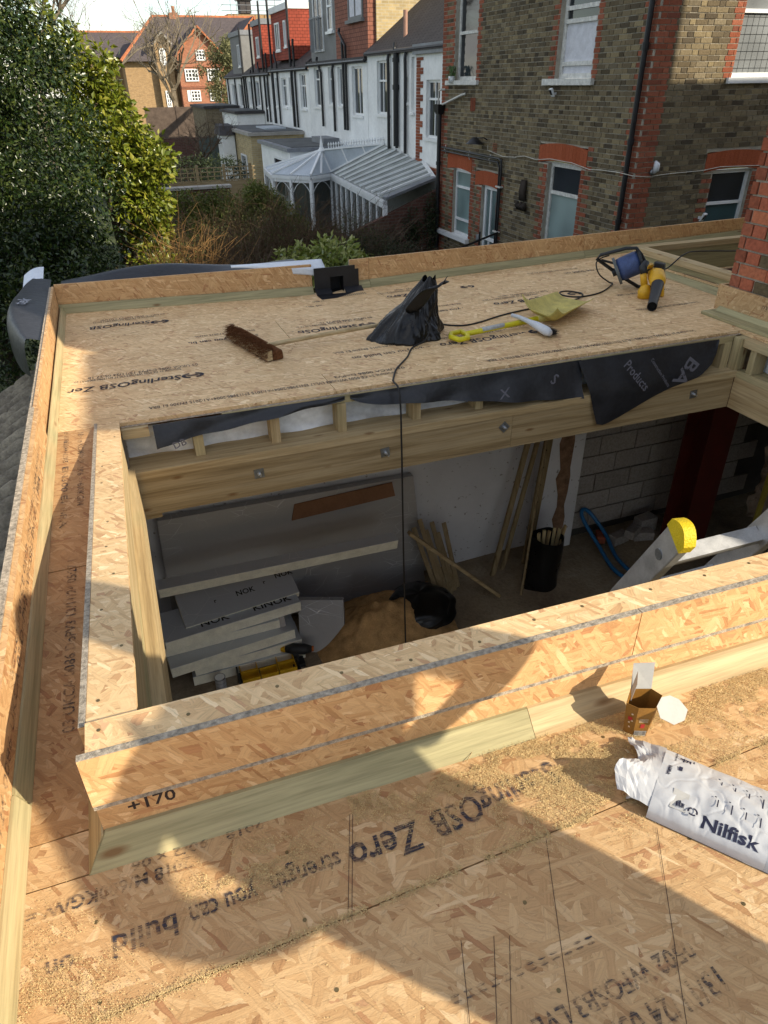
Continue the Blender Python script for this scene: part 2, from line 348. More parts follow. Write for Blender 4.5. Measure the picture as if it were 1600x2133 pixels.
# bare pier with the plaster torn off it
MB().box(3.62, 4.08, 5.24, 5.395, -3.0, -.28).build('pier', M['plaster'], room)
_k = MB(); _y = 5.236
_pts = [(-3.0, 3.84, 3.97), (-2.85, 3.87, 3.95), (-2.6, 3.80, 3.96), (-2.45, 3.84, 3.93), (-2.3, 3.83, 3.95), (-2.1, 3.78, 3.955), (-2.0, 3.82, 3.94), (-1.7, 3.77, 3.95), (-1.55, 3.81, 3.93), (-1.3, 3.79, 3.95), (-.9, 3.77, 3.95)]
for (za, a0, a1), (zb, b0, b1) in zip(_pts, _pts[1:]): _k.quad((a0, _y, za), (a1, _y, za), (b1, _y, zb), (b0, _y, zb))
_k.build('torn_plaster_patch', plain('bare_brown_render', (.20, .12, .075), .95, .08, 0, .35, 14, .5, 60), room)
blocks_m = brick_mat('dense_concrete_block', [(.28, .255, .235), (.34, .31, .285), (.31, .28, .26), (.38, .345, .32)], .35, .5)
bw = MB().box(3.94, 8.1, 5.40, 5.475, -3.05, -.3).build('blockwork', plain('dark_block_joint', (.06, .055, .05), .95, .05), room)
_bm = MB().box(-.215, .215, -.02, .02, -.1025, .1025); _bme = None
for r_ in range(12):
    z = -2.90+r_*.225
    for c_ in range(10):
        x0 = 3.945+c_*.45-(.225 if r_ % 2 else 0); x1 = x0+.435
        if x1 < 4.14 or x0 > 6.2: continue
        x0 = max(x0, 4.085)
        MB().box(x0, x1, 5.375+RNG.uniform(-.004, .003), 5.398, z, z+.210).build('block', blocks_m, bw)
MB().box(8.0, 8.1, -2.6, 5.4, -3.2, -.03).build('far_side_wall', M['mortar_dark'], room)
# ================================================================ the flat roof
roof = thing('flat_roof', 'unfinished flat roof of strand boards with low parapets round a large rooflight opening', 'roof', (1.5, 2, -.3))
def dip(x, y):
    t = min(max((y-3.335)/2.165, 0), 1)
    k = -.055*(x+.44)/1.89 if x < 1.45 else -.055+.085*(x-1.45)/3.05
    return k*t
def board(x0, x1, y0, y1, mat, z=0.0, th=.018, name='deck_board', skew=(0.0, 0.0), g=.0018):
    nx = max(2, int((x1-x0)/.5)); k = MB()
    xs = np.linspace(x0+g, x1-g, nx+1); b = []; t = []
    for yy, sk in ((y0+g, skew[0]), (y1-g, skew[1])):
        for x in xs: t.append((x, yy+sk*(x+.28), z+dip(x, yy)))
    nn = nx+1; top = t; bot = [(a, b_, c-th) for a, b_, c in t]
    k.v = top+bot; m = len(top)
    for i in range(nx):
        k.f.append((i, i+1, nn+i+1, nn+i)); k.f.append((m+i+1, m+i, m+nn+i, m+nn+i+1))
        k.f.append((m+i, m+i+1, i+1, i)); k.f.append((nn+i, nn+i+1, m+nn+i+1, m+nn+i))
    k.f.append((0, nn, m+nn, m)); k.f.append((nx+nn, nx, m+nx, m+nx+nn))
    return k.build(name, mat, roof)
# near deck
near = []
ys = [-2.6, -1.65, -1.06, -.47, .12, .705, .99]
for i in range(6):
    y0, y1 = ys[i], ys[i+1]; xs = [-.44, 2.1 if i % 2 else 1.75, 3.84]
    for a, b in zip(xs, xs[1:]):
        near.append(board(a, b, y0, y1, M['osb'], skew={4: (0, .03), 5: (.03, -.022)}.get(i, (0, 0))))
# the last near board runs in under the rooflight upstand
bk = board(-.44, 3.84, .991, 1.10, M['osb'], z=-.001, skew=(-.022, 0))
st1 = board(-.44, -.255, 1.10, 2.15, M['osb_red']); st2 = board(-.44, -.255, 2.153, 3.335, M['osb_red'])
# far deck
ysf = [3.335, 3.62, 4.21, 4.80, 5.52]; far = []
for i in range(4):
    cut = [-.44, 1.9, 4.12] if i % 2 else [-.44, .95, 3.3, 4.12]
    for a, b in zip(cut, cut[1:]): far.append(board(a, b, ysf[i], ysf[i+1], M['osb_far']))
board(4.12, 7.6, 5.2, 5.52, M['osb_far'])
board(3.66, 3.83, 1.1, 3.335, M['osb_far']); board(4.13, 4.2, 3.6, 5.195, M['osb_far'])
# ---- parapets
def prism_x(k, x0, x1, prof):   # prof in (y,z)
    return k.hexa([(x0, y, z) for y, z in prof], [(x1, y, z) for y, z in prof])
def prism_y(k, y0, y1, prof):   # prof in (x,z)
    return k.hexa([(x, y0, z) for x, z in prof], [(x, y1, z) for x, z in prof])
# left parapet: far length is thin and lower, near length is thicker
MB().box(-.479, -.464, 3.19, 5.505, -.02, .190).build('parapet_board', M['osb_face'], roof)
MB().box(-.4945, -.4795, 3.19, 5.52, -.3, .184).build('parapet_backing', M['osb_edge'], roof)
lp = MB().box(-.470, -.453, -2.6, 3.185, -.02, .190).build('parapet_board', M['osb_face'], roof)
MB().box(-.491, -.4705, -2.6, 3.185, -.3, .196).build('parapet_backing', M['osb_edge'], roof)
for a, b, m in ((-2.6, 1.205, 'ty'), (1.21, 5.50, 'ty')):
    prism_y(MB(), a, b, [(-.4525, 0), (-.4525, .052), (-.446, .052), (-.424, .004), (-.424, 0)]).build('tilting_fillet', M[m], roof)
# back parapet, left and right of the outlet
def back_run(x0, x1, ztop):
    n = max(2, int((x1-x0)/.6)); k = MB(); f = MB(); c = MB()
    X = np.linspace(x0, x1, n+1)
    for a, b in zip(X, X[1:]):
        def za(x): return ztop+dip(x, 5.5)*.45
        k.hexa([(a, 5.52, dip(a, 5.5)-.05), (b, 5.52, dip(b, 5.5)-.05), (b, 5.54, dip(b, 5.5)-.05), (a, 5.54, dip(a, 5.5)-.05)], [(a, 5.52, za(a)), (b, 5.52, za(b)), (b, 5.54, za(b)), (a, 5.54, za(a))])
        da, db = dip(a, 5.5), dip(b, 5.5)
        f.hexa([(a, 5.475, da), (a, 5.475, da+.006), (a, 5.51, da+.058), (a, 5.519, da+.058), (a, 5.519, da)], [(b, 5.475, db), (b, 5.475, db+.006), (b, 5.51, db+.058), (b, 5.519, db+.058), (b, 5.519, db)])
        c.hexa([(a, 5.541, -.3), (b, 5.541, -.3), (b, 5.559, -.3), (a, 5.559, -.3)], [(a, 5.541, za(a)-.004), (b, 5.541, za(b)-.004), (b, 5.559, za(b)-.004), (a, 5.559, za(a)-.004)])
    k.build('parapet_board', M['osb_face'], roof); f.build('tilting_fillet', M['tx_green'], roof); c.build('parapet_backing', M['osb_edge'], roof)
back_run(-.4635, 1.42, .196); back_run(1.74, 1.90, .20); back_run(1.903, 3.95, .20); back_run(3.953, 7.6, .20)
# ---- rooflight upstand: front
KY = lambda x: 1.027-.022*(x+.26)
def kbox(name, x0, x1, d0, d1, z0, z1, mat, z0b=None, **kw):
    q = lambda z: [(x0, KY(x0)+d0, z), (x1, KY(x1)+d0, z), (x1, KY(x1)+d1, z), (x0, KY(x0)+d1, z)]
    return MB().hexa(q(z0), q(z1)).build(name, mat, roof, **kw)
for a, b in ((-.262, 1.02), (1.0225, 3.6)):
    kbox('upstand_face_board', a, b, 0, .017, .152, .290, M['osb_face'])
    kbox('upstand_face_edge', a, b, .0005, .0165, .2902, .2915, M['edge_grey'])
kb = kbox('upstand_lower_board', -.262, 3.6, .0185, .034, .02, .151, M['osb_face'])
kbox('upstand_lower_edge', -.262, 3.6, .002, .018, .138, .1515, M['edge_grey'])
kbox('upstand_top_board', -.246, 3.6, .0172, .097, .272, .2895, M['osb_far'])
kbox('upstand_core', -.245, 3.6, .035, .096, -.45, .2715, M['tx'])
kbox('upstand_end_board', -.2622, -.247, .035, .10, .0, .150, M['osb_edge'])
def fl(x, m=0): return [(x-m*.040, KY(x)-.040, 0), (x-m*.036, KY(x)-.036, .005), (x+m*.004, KY(x)+.010, .054), (x+m*.004, KY(x)+.0183, .054), (x+m*.004, KY(x)+.0183, 0)]
for a, b in ((-.263, .74), (.7415, 3.6)):
    MB().hexa(fl(a, 1 if a < 0 else 0), fl(b)).build('tilting_fillet', M['tx_green'] if a < 0 else M['tx_pale'], roof)
MB().hexa([(-.3035, .9865, 0), (-.2995, .990, .005), (-.267, 1.032, .053), (-.2626, 1.036, .053), (-.2626, 1.036, 0)], [(-.303, 1.9, 0), (-.299, 1.9, .005), (-.267, 1.9, .053), (-.2626, 1.9, .053), (-.2626, 1.9, 0)]).build('tilting_fillet', M['ty'], roof)
# ---- rooflight upstand: left side, sloping down to the far deck
KZ = lambda y: .290-.1225*(y-1.03)
def sbox(name, x0, x1, y0, y1, dz0, dz1, mat, flat=None):
    zb = (lambda y: KZ(y)+dz0) if flat is None else (lambda y: flat)
    return MB().hexa([(x0, y0, zb(y0)), (x1, y0, zb(y0)), (x1, y1, zb(y1)), (x0, y1, zb(y1))], [(x0, y0, KZ(y0)+dz1), (x1, y0, KZ(y0)+dz1), (x1, y1, KZ(y1)+dz1), (x0, y1, KZ(y1)+dz1)]).build(name, mat, roof)
sbox('upstand_face_board', -.262, -.247, 1.126, 3.36, 0, 0, M['osb_face'], flat=-.012)
sbox('upstand_face_edge', -.2615, -.2475, 1.126, 3.36, .0003, .0015, M['edge_grey'])
sbox('upstand_top_board', -.2465, -.146, 1.1265, 3.355, -.018, .0005, M['osb_far'])
sbox('upstand_core', -.2465, -.166, 1.1265, 3.25, -.0, -.0185, M['ty'], flat=-.44)
sbox('upstand_lining_board', -.1655, -.150, 1.13, 3.24, -.2, -.019, M['ty_pale'])
MB().box(-.1655, -.122, 1.13, 3.24, -.46, -.205).build('trimmer_beam', M['ty_pale'], roof)
# ---- far riser: noggins, studs, sole plate, trimmer beam
MB().box(-.145, 3.66, 3.318, 3.334, -.019, -.0175).build('deck_edge_strip', M['osb_edge'], roof)
MB().box(-.146, -.02, 3.29, 3.40, -.070, -.020).build('top_plate_block', M['tx_pale'], roof)
MB().box(.34, 1.02, 3.31, 3.40, -.062, -.020).build('top_plate', M['tx'], roof); MB().box(1.02, 3.62, 3.31, 3.40, -.062, -.0205).build('top_plate', M['tx'], roof)
for x in (.205, .60, .965, 1.40, 1.79, 2.20, 2.62, 3.02, 3.40):
    MB().box(x-.024, x+.024, 3.30, 3.40, -.225, -.063).build('stud', M['tz'], roof)
MB().box(3.53, 3.59, 3.30, 3.40, -.23, -.06).build('stud', M['tz'], roof); MB().box(3.595, 3.66, 3.235, 3.30, -.23, -.02).build('corner_post', M['tz'], roof)
MB().box(-.145, 3.64, 3.226, 3.42, -.268, -.2255).build('sole_plate', M['tx_pale'], roof)
MB().grid(lambda u, v: (-.14+3.78*u, 3.41+.012*math.sin(u*60+3*math.sin(v*4))*math.sin(v*5+u*20), -.225+.16*v), 120, 8).build('vapour_sheet', M['vapour'], roof, smooth=True)
bm1 = MB().box(-.121, 1.98, 3.2365, 3.283, -.478, -.272).build('trimmer_beam', M['beam'], roof, label='left length of the bolted trimmer beam')
bm2 = MB().box(1.982, 3.61, 3.2365, 3.283, -.478, -.272).build('trimmer_beam', M['beam'], roof)
MB().box(-.12, 3.61, 3.2835, 3.33, -.478, -.2685).build('trimmer_beam', M['tx'], roof)
for x, z, a in ((.478, -.352, .05), (1.185, -.360, .12), (1.928, -.336, .75), (3.30, -.342, .08)):
    c, s = math.cos(a)*.026, math.sin(a)*.026; pl = [(c-s, c+s), (-s-c, c-s), (s-c, -c-s), (c+s, s-c)]
    pb = MB().hexa([(x+u, 3.2362, z+v) for u, v in pl], [(x+u, 3.2325, z+v) for u, v in pl]).build('washer_plate', M['steel'], bm1 if x < 1.98 else bm2)
    nut = MB().tube([(x, 3.2335, z), (x, 3.222, z)], .0105, 6)
    nut.tube([(x, 3.223, z), (x+.002, 3.205 if x != 1.185 else 3.185, z)], .0055, 8); nut.build('bolt', M['bolt'], bm1 if x < 1.98 else bm2, label=None)
MB().box(-.122, -.04, 3.285, 3.34, -.53, -.4785).build('bearing_block', M['tx_pale'], roof)
# right-hand side of the opening
MB().box(3.612, 3.66, 1.1, 3.234, -.478, -.2685).build('trimmer_beam', M['ty_pale'], roof)
MB().box(3.612, 3.80, 1.1, 3.234, -.268, -.2255).build('sole_plate', M['ty'], roof)
MB().box(3.612, 3.66, 1.1, 3.234, -.07, -.0185).build('top_plate', M['ty'], roof)
for y in (3.15, 2.74, 2.34, 1.94, 1.54): MB().box(3.625, 3.72, y-.024, y+.024, -.225, -.0705).build('stud', M['tz'], roof)
MB().grid(lambda u, v: (3.74+.01*math.sin(u*40), 1.1+2.1*u, -.225+.2*v), 40, 4).build('vapour_sheet', M['vapour'], roof, smooth=True)
# joists and underside so that the room below stays dark
for x in np.arange(.1, 3.6, .4): MB().box(x-.022, x+.022, 3.43, 5.40, -.215, -.085).build('joist', M['ty'], roof)
MB().box(-.5, 8.0, 3.43, 5.484, -.105, -.10).build('deck_lining', M['osb_far'], roof)
# ---- second, small rooflight kerb at the far right
MB().box(4.20, 4.30, 3.72, 5.10, .105, .150).build('kerb_timber', M['ty_pale'], roof); MB().box(4.20, 6.6, 5.105, 5.195, .105, .150).build('kerb_timber', M['tx_pale'], roof)
MB().box(4.21, 4.29, 3.72, 5.10, .06, .1045).build('kerb_timber', M['ty_green'], roof); MB().box(4.29, 6.6, 5.115, 5.19, -.12, .1045).build('kerb_timber', M['tx_green'], roof)
MB().box(4.186, 4.2005, 3.72, 5.19, .0, .059).build('kerb_board', M['osb_far'], roof); prism_y(MB(), 3.72, 5.19, [(4.128, .0), (4.13, .006), (4.165, .045), (4.185, .045), (4.185, 0)]).build('tilting_fillet', M['ty_green'], roof)
MB().box(4.2925, 6.6, 3.8, 5.1145, -.19, -.12).build('kerb_floor', M['black_sheet'], roof)
# ---- board against the house wall and the fillet at its foot
wb = MB().box(3.826, 3.843, -.9, 3.735, .022, .185).build('wall_upstand_board', M['osb'], roof)
MB().box(3.826, 4.19, 3.7352, 3.752, .022, .185).build('wall_upstand_board', M['osb'], roof)
MB().box(3.70, 3.825, 2.2, 3.73, .0015, .022).build('packing_timber', M['ty_green'], roof)
prism_y(MB(), -.9, 3.70, [(3.79, .0225), (3.80, .03), (3.82, .05), (3.825, .05), (3.825, .0225)]).build('tilting_fillet', M['ty_green'], roof)
MB().box(3.86, 3.8605, 3.7, 3.71, .02, .03).build('nail_plate', M['steel'], roof)
# chalk and pencil lines on the near deck
def line_on(p, q, w=.0011, mat='pen', par_=None, z=.0016):
    a, b = Vector((*p, z)), Vector((*q, z)); s = (b-a).cross(Vector((0, 0, 1))).normalized()*w/2
    MB().quad(a+s, b+s, b-s, a-s).build('pencil_line', M[mat], par_ or near[6])
for p, q in (((.62, .72), (.43, .30)), ((.86, .66), (.64, .30)), ((.422, .585), (.30, .335)), ((.45, .575), (.315, .32)), ((.36, .60), (.27, .345)), ((.245, .93), (.17, .71)), ((.252, .93), (.178, .71))): line_on(p, q)
# ================================================================ brickwork
def flemish(face, u0, u1, z0, z1, openings, red, course=.075, keep=None, jit=.003, stre=.215, depth=.02, reddepth=.02):
    """face(u, d, z) -> point, d outwards. Returns joined stock and red meshes and the list of whole bricks kept apart."""
    st, rd, single = MB(), MB(), []
    per = stre+.01+.1025+.01; nz = int((z1-z0)/course)
    for r in range(nz):
        za = z0+r*course; zb = za+course-.010; u = u0-(per/2+.02 if r % 2 else 0); k = 0
        while u < u1:
            w = stre if k % 2 == 0 else .1025; a, b = u, u+w; u += w+.01; k += 1
            segs = [(max(a, u0+.004), min(b, u1-.004))]
            for (p, q, s, t) in openings:
                if zb > s+.01 and za < t-.01:
                    ns = []
                    for (c, d) in segs:
                        if d <= p or c >= q: ns.append((c, d)); continue
                        if c < p-.03: ns.append((c, p-.002))
                        if d > q+.03: ns.append((q+.002, d))
                    segs = ns
            for (c, d) in segs:
                if d-c < .03: continue
                m = (c+d)/2; zc = (za+zb)/2
                isred = any(p <= m <= q and s <= zc <= t for (p, q, s, t) in red(r))
                j = random.uniform(-jit, jit); full = abs((d-c)-w) < .001
                sk = .002
                ua, ub, z_a, z_b = c+random.uniform(0, sk), d-random.uniform(0, sk), za+random.uniform(0, sk), zb-random.uniform(0, sk)
                if keep and full and keep(m, zc): single.append((m, zc, w, isred, j)); continue
                dd = reddepth if isred else depth
                P = [face(ua, j, z_a), face(ub, j, z_a), face(ub, j, z_b), face(ua, j, z_b)]; Q = [face(ua, -dd, z_a), face(ub, -dd, z_a), face(ub, -dd, z_b), face(ua, -dd, z_b)]
                (rd if isred else st).hexa(Q, P)
    return st, rd, single
def mortar_wall(face, u0, u1, z0, z1, openings, thick, rec=.010):
    k = MB(); U = sorted({u0, u1, *[min(max(x, u0), u1) for o in openings for x in o[:2]]}); Zs = sorted({z0, z1, *[min(max(x, z0), z1) for o in openings for x in o[2:]]})
    for a, b in zip(U, U[1:]):
        for c, d in zip(Zs, Zs[1:]):
            m, n = (a+b)/2, (c+d)/2
            if any(p < m < q and s < n < t for p, q, s, t in openings): continue
            k.hexa([face(a, -rec-thick, c), face(b, -rec-thick, c), face(b, -rec-thick, d), face(a, -rec-thick, d)], [face(a, -rec, c), face(b, -rec, c), face(b, -rec, d), face(a, -rec, d)])
    return k
_bshare = {}
def lay_single(face, single, parent, rot, mats, course):
    for (u, z, w, isred, j) in single:
        key = (round(w, 3), isred, rot, random.randrange(3), course)
        if key not in _bshare:
            h = course/2-.005; e = .003
            k = MB().hexa([(-w/2, -.02, -h), (w/2, -.02, -h), (w/2, -.02, h), (-w/2, -.02, h)], [(-w/2+random.uniform(0, e), 0, -h+random.uniform(0, e)), (w/2-random.uniform(0, e), 0, -h+random.uniform(0, e)), (w/2-random.uniform(0, e), 0, h-random.uniform(0, e)), (-w/2+random.uniform(0, e), 0, h-random.uniform(0, e))])
            me = bpy.data.meshes.new('brick'); me.from_pydata([tuple(map(float, q)) for q in k.v], [], k.f); me.materials.append(mats[1] if isred else mats[0]); _bshare[key] = me
        o = bpy.data.objects.new('brick', _bshare[key]); COL.objects.link(o)
        p = face(u, j, z); o.location = p; o.rotation_euler = (0, 0, rot); par(o, parent)
def arch_head(face, u0, u1, zs, zt, rise, parent, mat, n=14, d=.004, name='arch_head'):
    k = MB(); cu = (u0+u1)/2; hw = (u1-u0)/2
    for i in range(n):
        a, b = u0+(u1-u0)*i/n+.002, u0+(u1-u0)*(i+1)/n-.002
        f = lambda u, z: z+rise*(1-((u-cu)/hw)**2)
        sp = 1.0
        Z = [f(a, zs), f(b, zs), f(b, zt), f(a, zt)]
        k.hexa([face(a, -.09, Z[0]), face(b, -.09, Z[1]), face(b, -.09, Z[2]), face(a, -.09, Z[3])], [face(a, d, Z[0]), face(b, d, Z[1]), face(b, d, Z[2]), face(a, d, Z[3])])
    return k.build(name, mat, parent)
def window(face, u0, u1, z0, z1, parent, frame, glass, fw=.055, rails=(), mull=(), back=.085, sill=None, name='window', glasses=None, sillmat=None):
    """a frame with real depth; rails and mullions are sub-parts, each light gets a pane of its own"""
    def bx(k, a, b, c, d, n0, n1): k.hexa([face(a, n0, c), face(b, n0, c), face(b, n0, d), face(a, n0, d)], [face(a, n1, c), face(b, n1, c), face(b, n1, d), face(a, n1, d)]); return k
    k = MB(); e = .0; n0, n1 = -back-.05, -back
    bx(k, u0, u0+fw, z0, z1, n0, n1); bx(k, u1-fw, u1, z0, z1, n0, n1); bx(k, u0+fw, u1-fw, z0, z0+fw, n0, n1); bx(k, u0+fw, u1-fw, z1-fw, z1, n0, n1)
    w = k.build(name, frame, parent)
    zs = [z0+fw]+sorted(rails)+[z1-fw]; us = [u0+fw]+sorted(mull)+[u1-fw]
    for z in rails: bx(MB(), u0+fw, u1-fw, z-fw*.42, z+fw*.42, n0+.004, n1+.006).build('rail', frame, w)
    for i, (za, zb) in enumerate(zip(zs, zs[1:])):
        qa, qb = za+(fw*.42 if i else 0), zb-(fw*.42 if i < len(zs)-2 else 0)
        for m in mull: bx(MB(), m-fw*.3, m+fw*.3, qa, qb, n0+.006, n1-.004).build('glazing_bar', frame, w)
        for j, (ua, ub) in enumerate(zip(us, us[1:])):
            g = glass if glasses is None else glasses[i]
            bx(MB(), ua, ub, qa, qb, n0+.012, n0+.018).build('pane', g, w)
    if sill:
        s0, s1, sh, sd = sill; bx(MB(), s0, s1, z0-sh, z0-.002, -back-.05, sd).build('sill', sillmat or frame, w)
    return w
def pipe(name, pts, r, mat, parent, n=10, collars=()):
    k = MB().tube(pts, r, n)
    for (p, q) in collars: k.tube([p, q], r*1.28, n)
    return k.build(name, mat, parent, smooth=False)
# ---------------------------------------------------------------- the neighbouring brick house
nh = thing('brick_house', 'tall stock brick house with red brick window surrounds and black drainpipe at its corner', 'house', (10, 14, -3.2))
fL = lambda u, d, z: (8.0-d, u, z)         # rear face, looking to -X
fR = lambda u, d, z: (u, 10.1-d, z)        # flank, looking to -Y
zb, zt = -2.45, 3.10
opL = [(15.86, 16.96, 1.40, 9), (11.62, 12.74, 1.38, 9), (11.56, 12.66, -9, .04), (15.87, 16.80, -1.87, -.40), (14.58, 15.30, -9, -.62)]
opR = [(9.60, 10.44, -.88, .04), (9.55, 10.55, 1.36, 9)]
def tooth(r, a, b, side):       # a red quoin column, alternating stretcher and header
    w = .245 if r % 2 else .13
    return (a, a+w) if side > 0 else (b-w, b)
def redL(r):
    o = []
    for (p, q, s, t) in opL:
        w = .24 if r % 2 else .13
        s_, t_ = (s, t) if s > 0 else (s, t+.36)
        o += [(p-w, p+.01, s_, t_), (q-.01, q+w, s_, t_)]
    w = .36 if r % 2 else .24
    o += [(10.1, 10.1+w, -9, 9), (17.60-w, 17.62, -9, 9)]
    return o
def redR(r):
    o = []
    for (p, q, s, t) in opR:
        w = .24 if r % 2 else .13
        o += [(p-w, p+.01, s, t+.3 if s < 0 else t), (q-.01, q+w, s, t+.3 if s < 0 else t)]
    w = .30 if r % 2 else .42
    o.append((8.0, 8.0+w, -9, 9)); return o
archL = [(11.42, 13.0, .04, .36), (15.84, 17.14, -.40, -.06), (14.46, 15.62, -.62, -.32)]
archR = [(9.40, 10.62, .04, .34)]
S_, Rd_, sL = flemish(fL, 10.1, 17.6, zb, zt, opL+archL, redL, keep=lambda u, z: 10.1 < u < 10.95 and -.5 < z < 1.5, reddepth=.10)
mw = mortar_wall(fL, 10.112, 17.6, -3.2, 6.2, opL+[(a, b, c, d) for a, b, c, d in archL], .22).build('rear_wall', M['mortar'], nh)
S_.build('stock_brickwork', M['stock'], mw, kind='stuff'); Rd_.build('red_brickwork', M['redbrick'], mw, kind='stuff')
S2, R2, sR = flemish(fR, 8.0, 11.6, zb, zt, opR+archR, redR, keep=lambda u, z: 8.0 < u < 8.85 and -.5 < z < 1.5, reddepth=.10)
mw2 = mortar_wall(fR, 8.012, 18, -3.2, 6.2, opR+archR, .22).build('flank_wall', M['mortar'], nh)
S2.build('stock_brickwork', M['stock'], mw2, kind='stuff'); R2.build('red_brickwork', M['redbrick'], mw2, kind='stuff')
lay_single(fL, sL, mw, math.pi/2, (M['stock'], M['redbrick']), .075); lay_single(fR, sR, mw2, math.pi, (M['stock'], M['redbrick']), .075)
M['rubbed'] = brick_mat('rubbed_red_arch', [(.34, .085, .035), (.38, .10, .045), (.36, .09, .04)], .3, .3)
arch_head(fL, 11.42, 13.0, .04, .33, .06, mw, M['rubbed']); arch_head(fL, 15.84, 17.14, -.42, -.10, .05, mw, M['rubbed'], 12); arch_head(fL, 14.46, 15.62, -.64, -.36, .05, mw, M['rubbed'], 11)
arch_head(fR, 9.40, 10.62, .04, .31, .05, mw2, M['rubbed'], 13)
# rooms behind the panes: dark, with curtains where the photo shows them
M['net'] = plain('white_net_curtain', (.62, .62, .66), .9, .1, 0, .12, 8, .6, 30); M['leaded'] = glass_mat('leaded_obscure_glass', (.16, .17, .175), .28)
M['mossglass'] = glass_mat('green_frosted_glass', (.17, .225, .22), .32); M['blueglass'] = glass_mat('blue_blind_behind_glass', (.035, .075, .085), .12)
window(fL, 15.86, 16.96, 1.40, 3.9, nh, M['whitepaint'], M['glass'], .07, (2.28,), (), .10, (15.70, 17.30, .09, .06))
w2 = window(fL, 11.62, 12.74, 1.40, 3.9, nh, M['whitepaint'], M['glass'], .075, (1.62, 2.235, 2.42), (), .10, (11.50, 13.03, .10, .07), glasses=[M['net'], M['net'], M['glass'], M['glass']])
window(fL, 11.56, 12.66, -1.6, .06, nh, M['whitepaint'], M['mossglass'], .07, (-.45,), (), .09, glasses=[M['mossglass'], M['glass']])
window(fL, 15.87, 16.80, -1.85, -.40, nh, M['pvc'], M['glass_frost'], .06, (-1.50, -.78), (), .08, (15.80, 17.56, .10, .10))
M['doorglass'] = glass_mat('door_glass', (.10, .14, .14), .15)
d_ = window(fL, 14.60, 15.28, -3.15, -.60, nh, M['pvc'], M['doorglass'], .085, (-1.72,), (14.98,), .08, name='door')
MB().box(7.86, 7.93, 15.16, 15.18, -1.75, -1.62).build('handle', M['bolt'], d_)
window(fR, 9.60, 10.44, -.88, .06, nh, M['pvc'], M['blueglass'], .055, (-.46,), (), .07, glasses=[M['blueglass'], M['glass']])
w3 = window(fR, 9.55, 10.55, 1.38, 3.6, nh, M['pvc'], M['leaded'], .06, (2.235,), (), .08, (9.46, 10.65, .08, .05))
_k = MB()
for i in range(8): _k.bar((9.62+i*.115, 10.1+.115, 1.44), (9.62+i*.115, 10.1+.115, 2.2), .008, .006, (0, 1, 0))
for i in range(7): _k.bar((9.62, 10.1+.115, 1.5+i*.11), (10.48, 10.1+.115, 1.5+i*.11), .008, .006, (0, 1, 0))
_k.build('lead_came', M['steel'], w3)
# pipes and fittings on the house
pipe('downpipe', [(7.93, 10.22, 3.2), (7.93, 10.22, -3.1)], .042, M['blackplastic'], nh, collars=[((7.93, 10.22, .50), (7.93, 10.22, .58)), ((7.93, 10.22, -.66), (7.93, 10.22, -.60)), ((7.93, 10.22, 1.74), (7.93, 10.22, 1.84))])
hp = pipe('downpipe', [(7.92, 17.50, .80), (7.92, 17.50, -3.1)], .05, M['blackplastic'], nh, collars=[((7.92, 17.5, -.38), (7.92, 17.5, -.30)), ((7.92, 17.5, -1.5), (7.92, 17.5, -1.42))])
MB().hexa([(7.84, 17.42, .72), (7.98, 17.42, .72), (7.98, 17.58, .72), (7.84, 17.58, .72)], [(7.80, 17.34, .92), (7.99, 17.34, .92), (7.99, 17.66, .92), (7.80, 17.66, .92)]).build('hopper', M['blackplastic'], hp)
M['wastepipe'] = plain('old_white_waste_pipe', (.55, .54, .50), .5, .3, 0, .1, 5)
pipe('waste_pipe', [(7.99, 17.38, 1.22), (7.91, 17.42, 1.22), (7.89, 17.52, 1.19), (7.89, 17.54, .90)], .022, M['wastepipe'], nh)
pipe('waste_pipe', [(7.99, 16.28, 1.14), (7.93, 16.36, 1.12), (7.92, 17.45, .90)], .024, M['wastepipe'], nh)
pipe('soil_pipe', [(7.95, 17.40, .02), (7.95, 14.46, -.02), (7.95, 14.38, -.05), (7.95, 14.36, -.2), (7.95, 14.36, -3.0)], .024, M['blackplastic'], nh)
pipe('soil_pipe', [(7.95, 17.40, -.05), (7.95, 14.52, -.09), (7.95, 14.44, -.2), (7.95, 14.44, -3.0)], .020, M['blackplastic'], nh)
for y, z in ((17.2, .02), (15.9, -.02), (14.9, -.03)): MB().tube([(7.97, y, z-.12), (7.935, y, z-.03), (7.97, y, z+.06)], .008, 6).build('pipe_clip', M['wastepipe'], nh)
for z in (-.55, -1.45): MB().box(7.91, 7.99, 14.30, 14.50, z-.015, z+.015).build('pipe_clip', M['wastepipe'], nh)
lamp = MB().tube([(7.98, 15.12, .30), (7.90, 15.14, .34), (7.80, 15.25, .33)], .012, 6).build('wall_lamp', M['blackplastic'], nh, smooth=True)
MB().tube([(7.80, 15.36, .34), (7.80, 15.36, .27), (7.80, 15.36, .22), (7.80, 15.36, .215)], [.05, .13, .19, .19], 16).build('lamp_shade', M['blackplastic'], lamp, smooth=True)
_k = MB()
for i in range(8): _k.bar((7.995, 15.82+i*.028, .82), (7.995, 15.82+i*.028, 1.06), .012, .016, (1, 0, 0))
_k.box(7.998, 8.0, 15.80, 16.04, .81, 1.07); _k.build('air_brick', M['redbrick'], mw)
_k = MB()
for i in range(6): _k.bar((7.995, 14.69, .07+i*.034), (7.995, 14.87, .07+i*.034), .012, .016, (1, 0, 0))
_k.build('air_brick', M['redbrick'], mw)
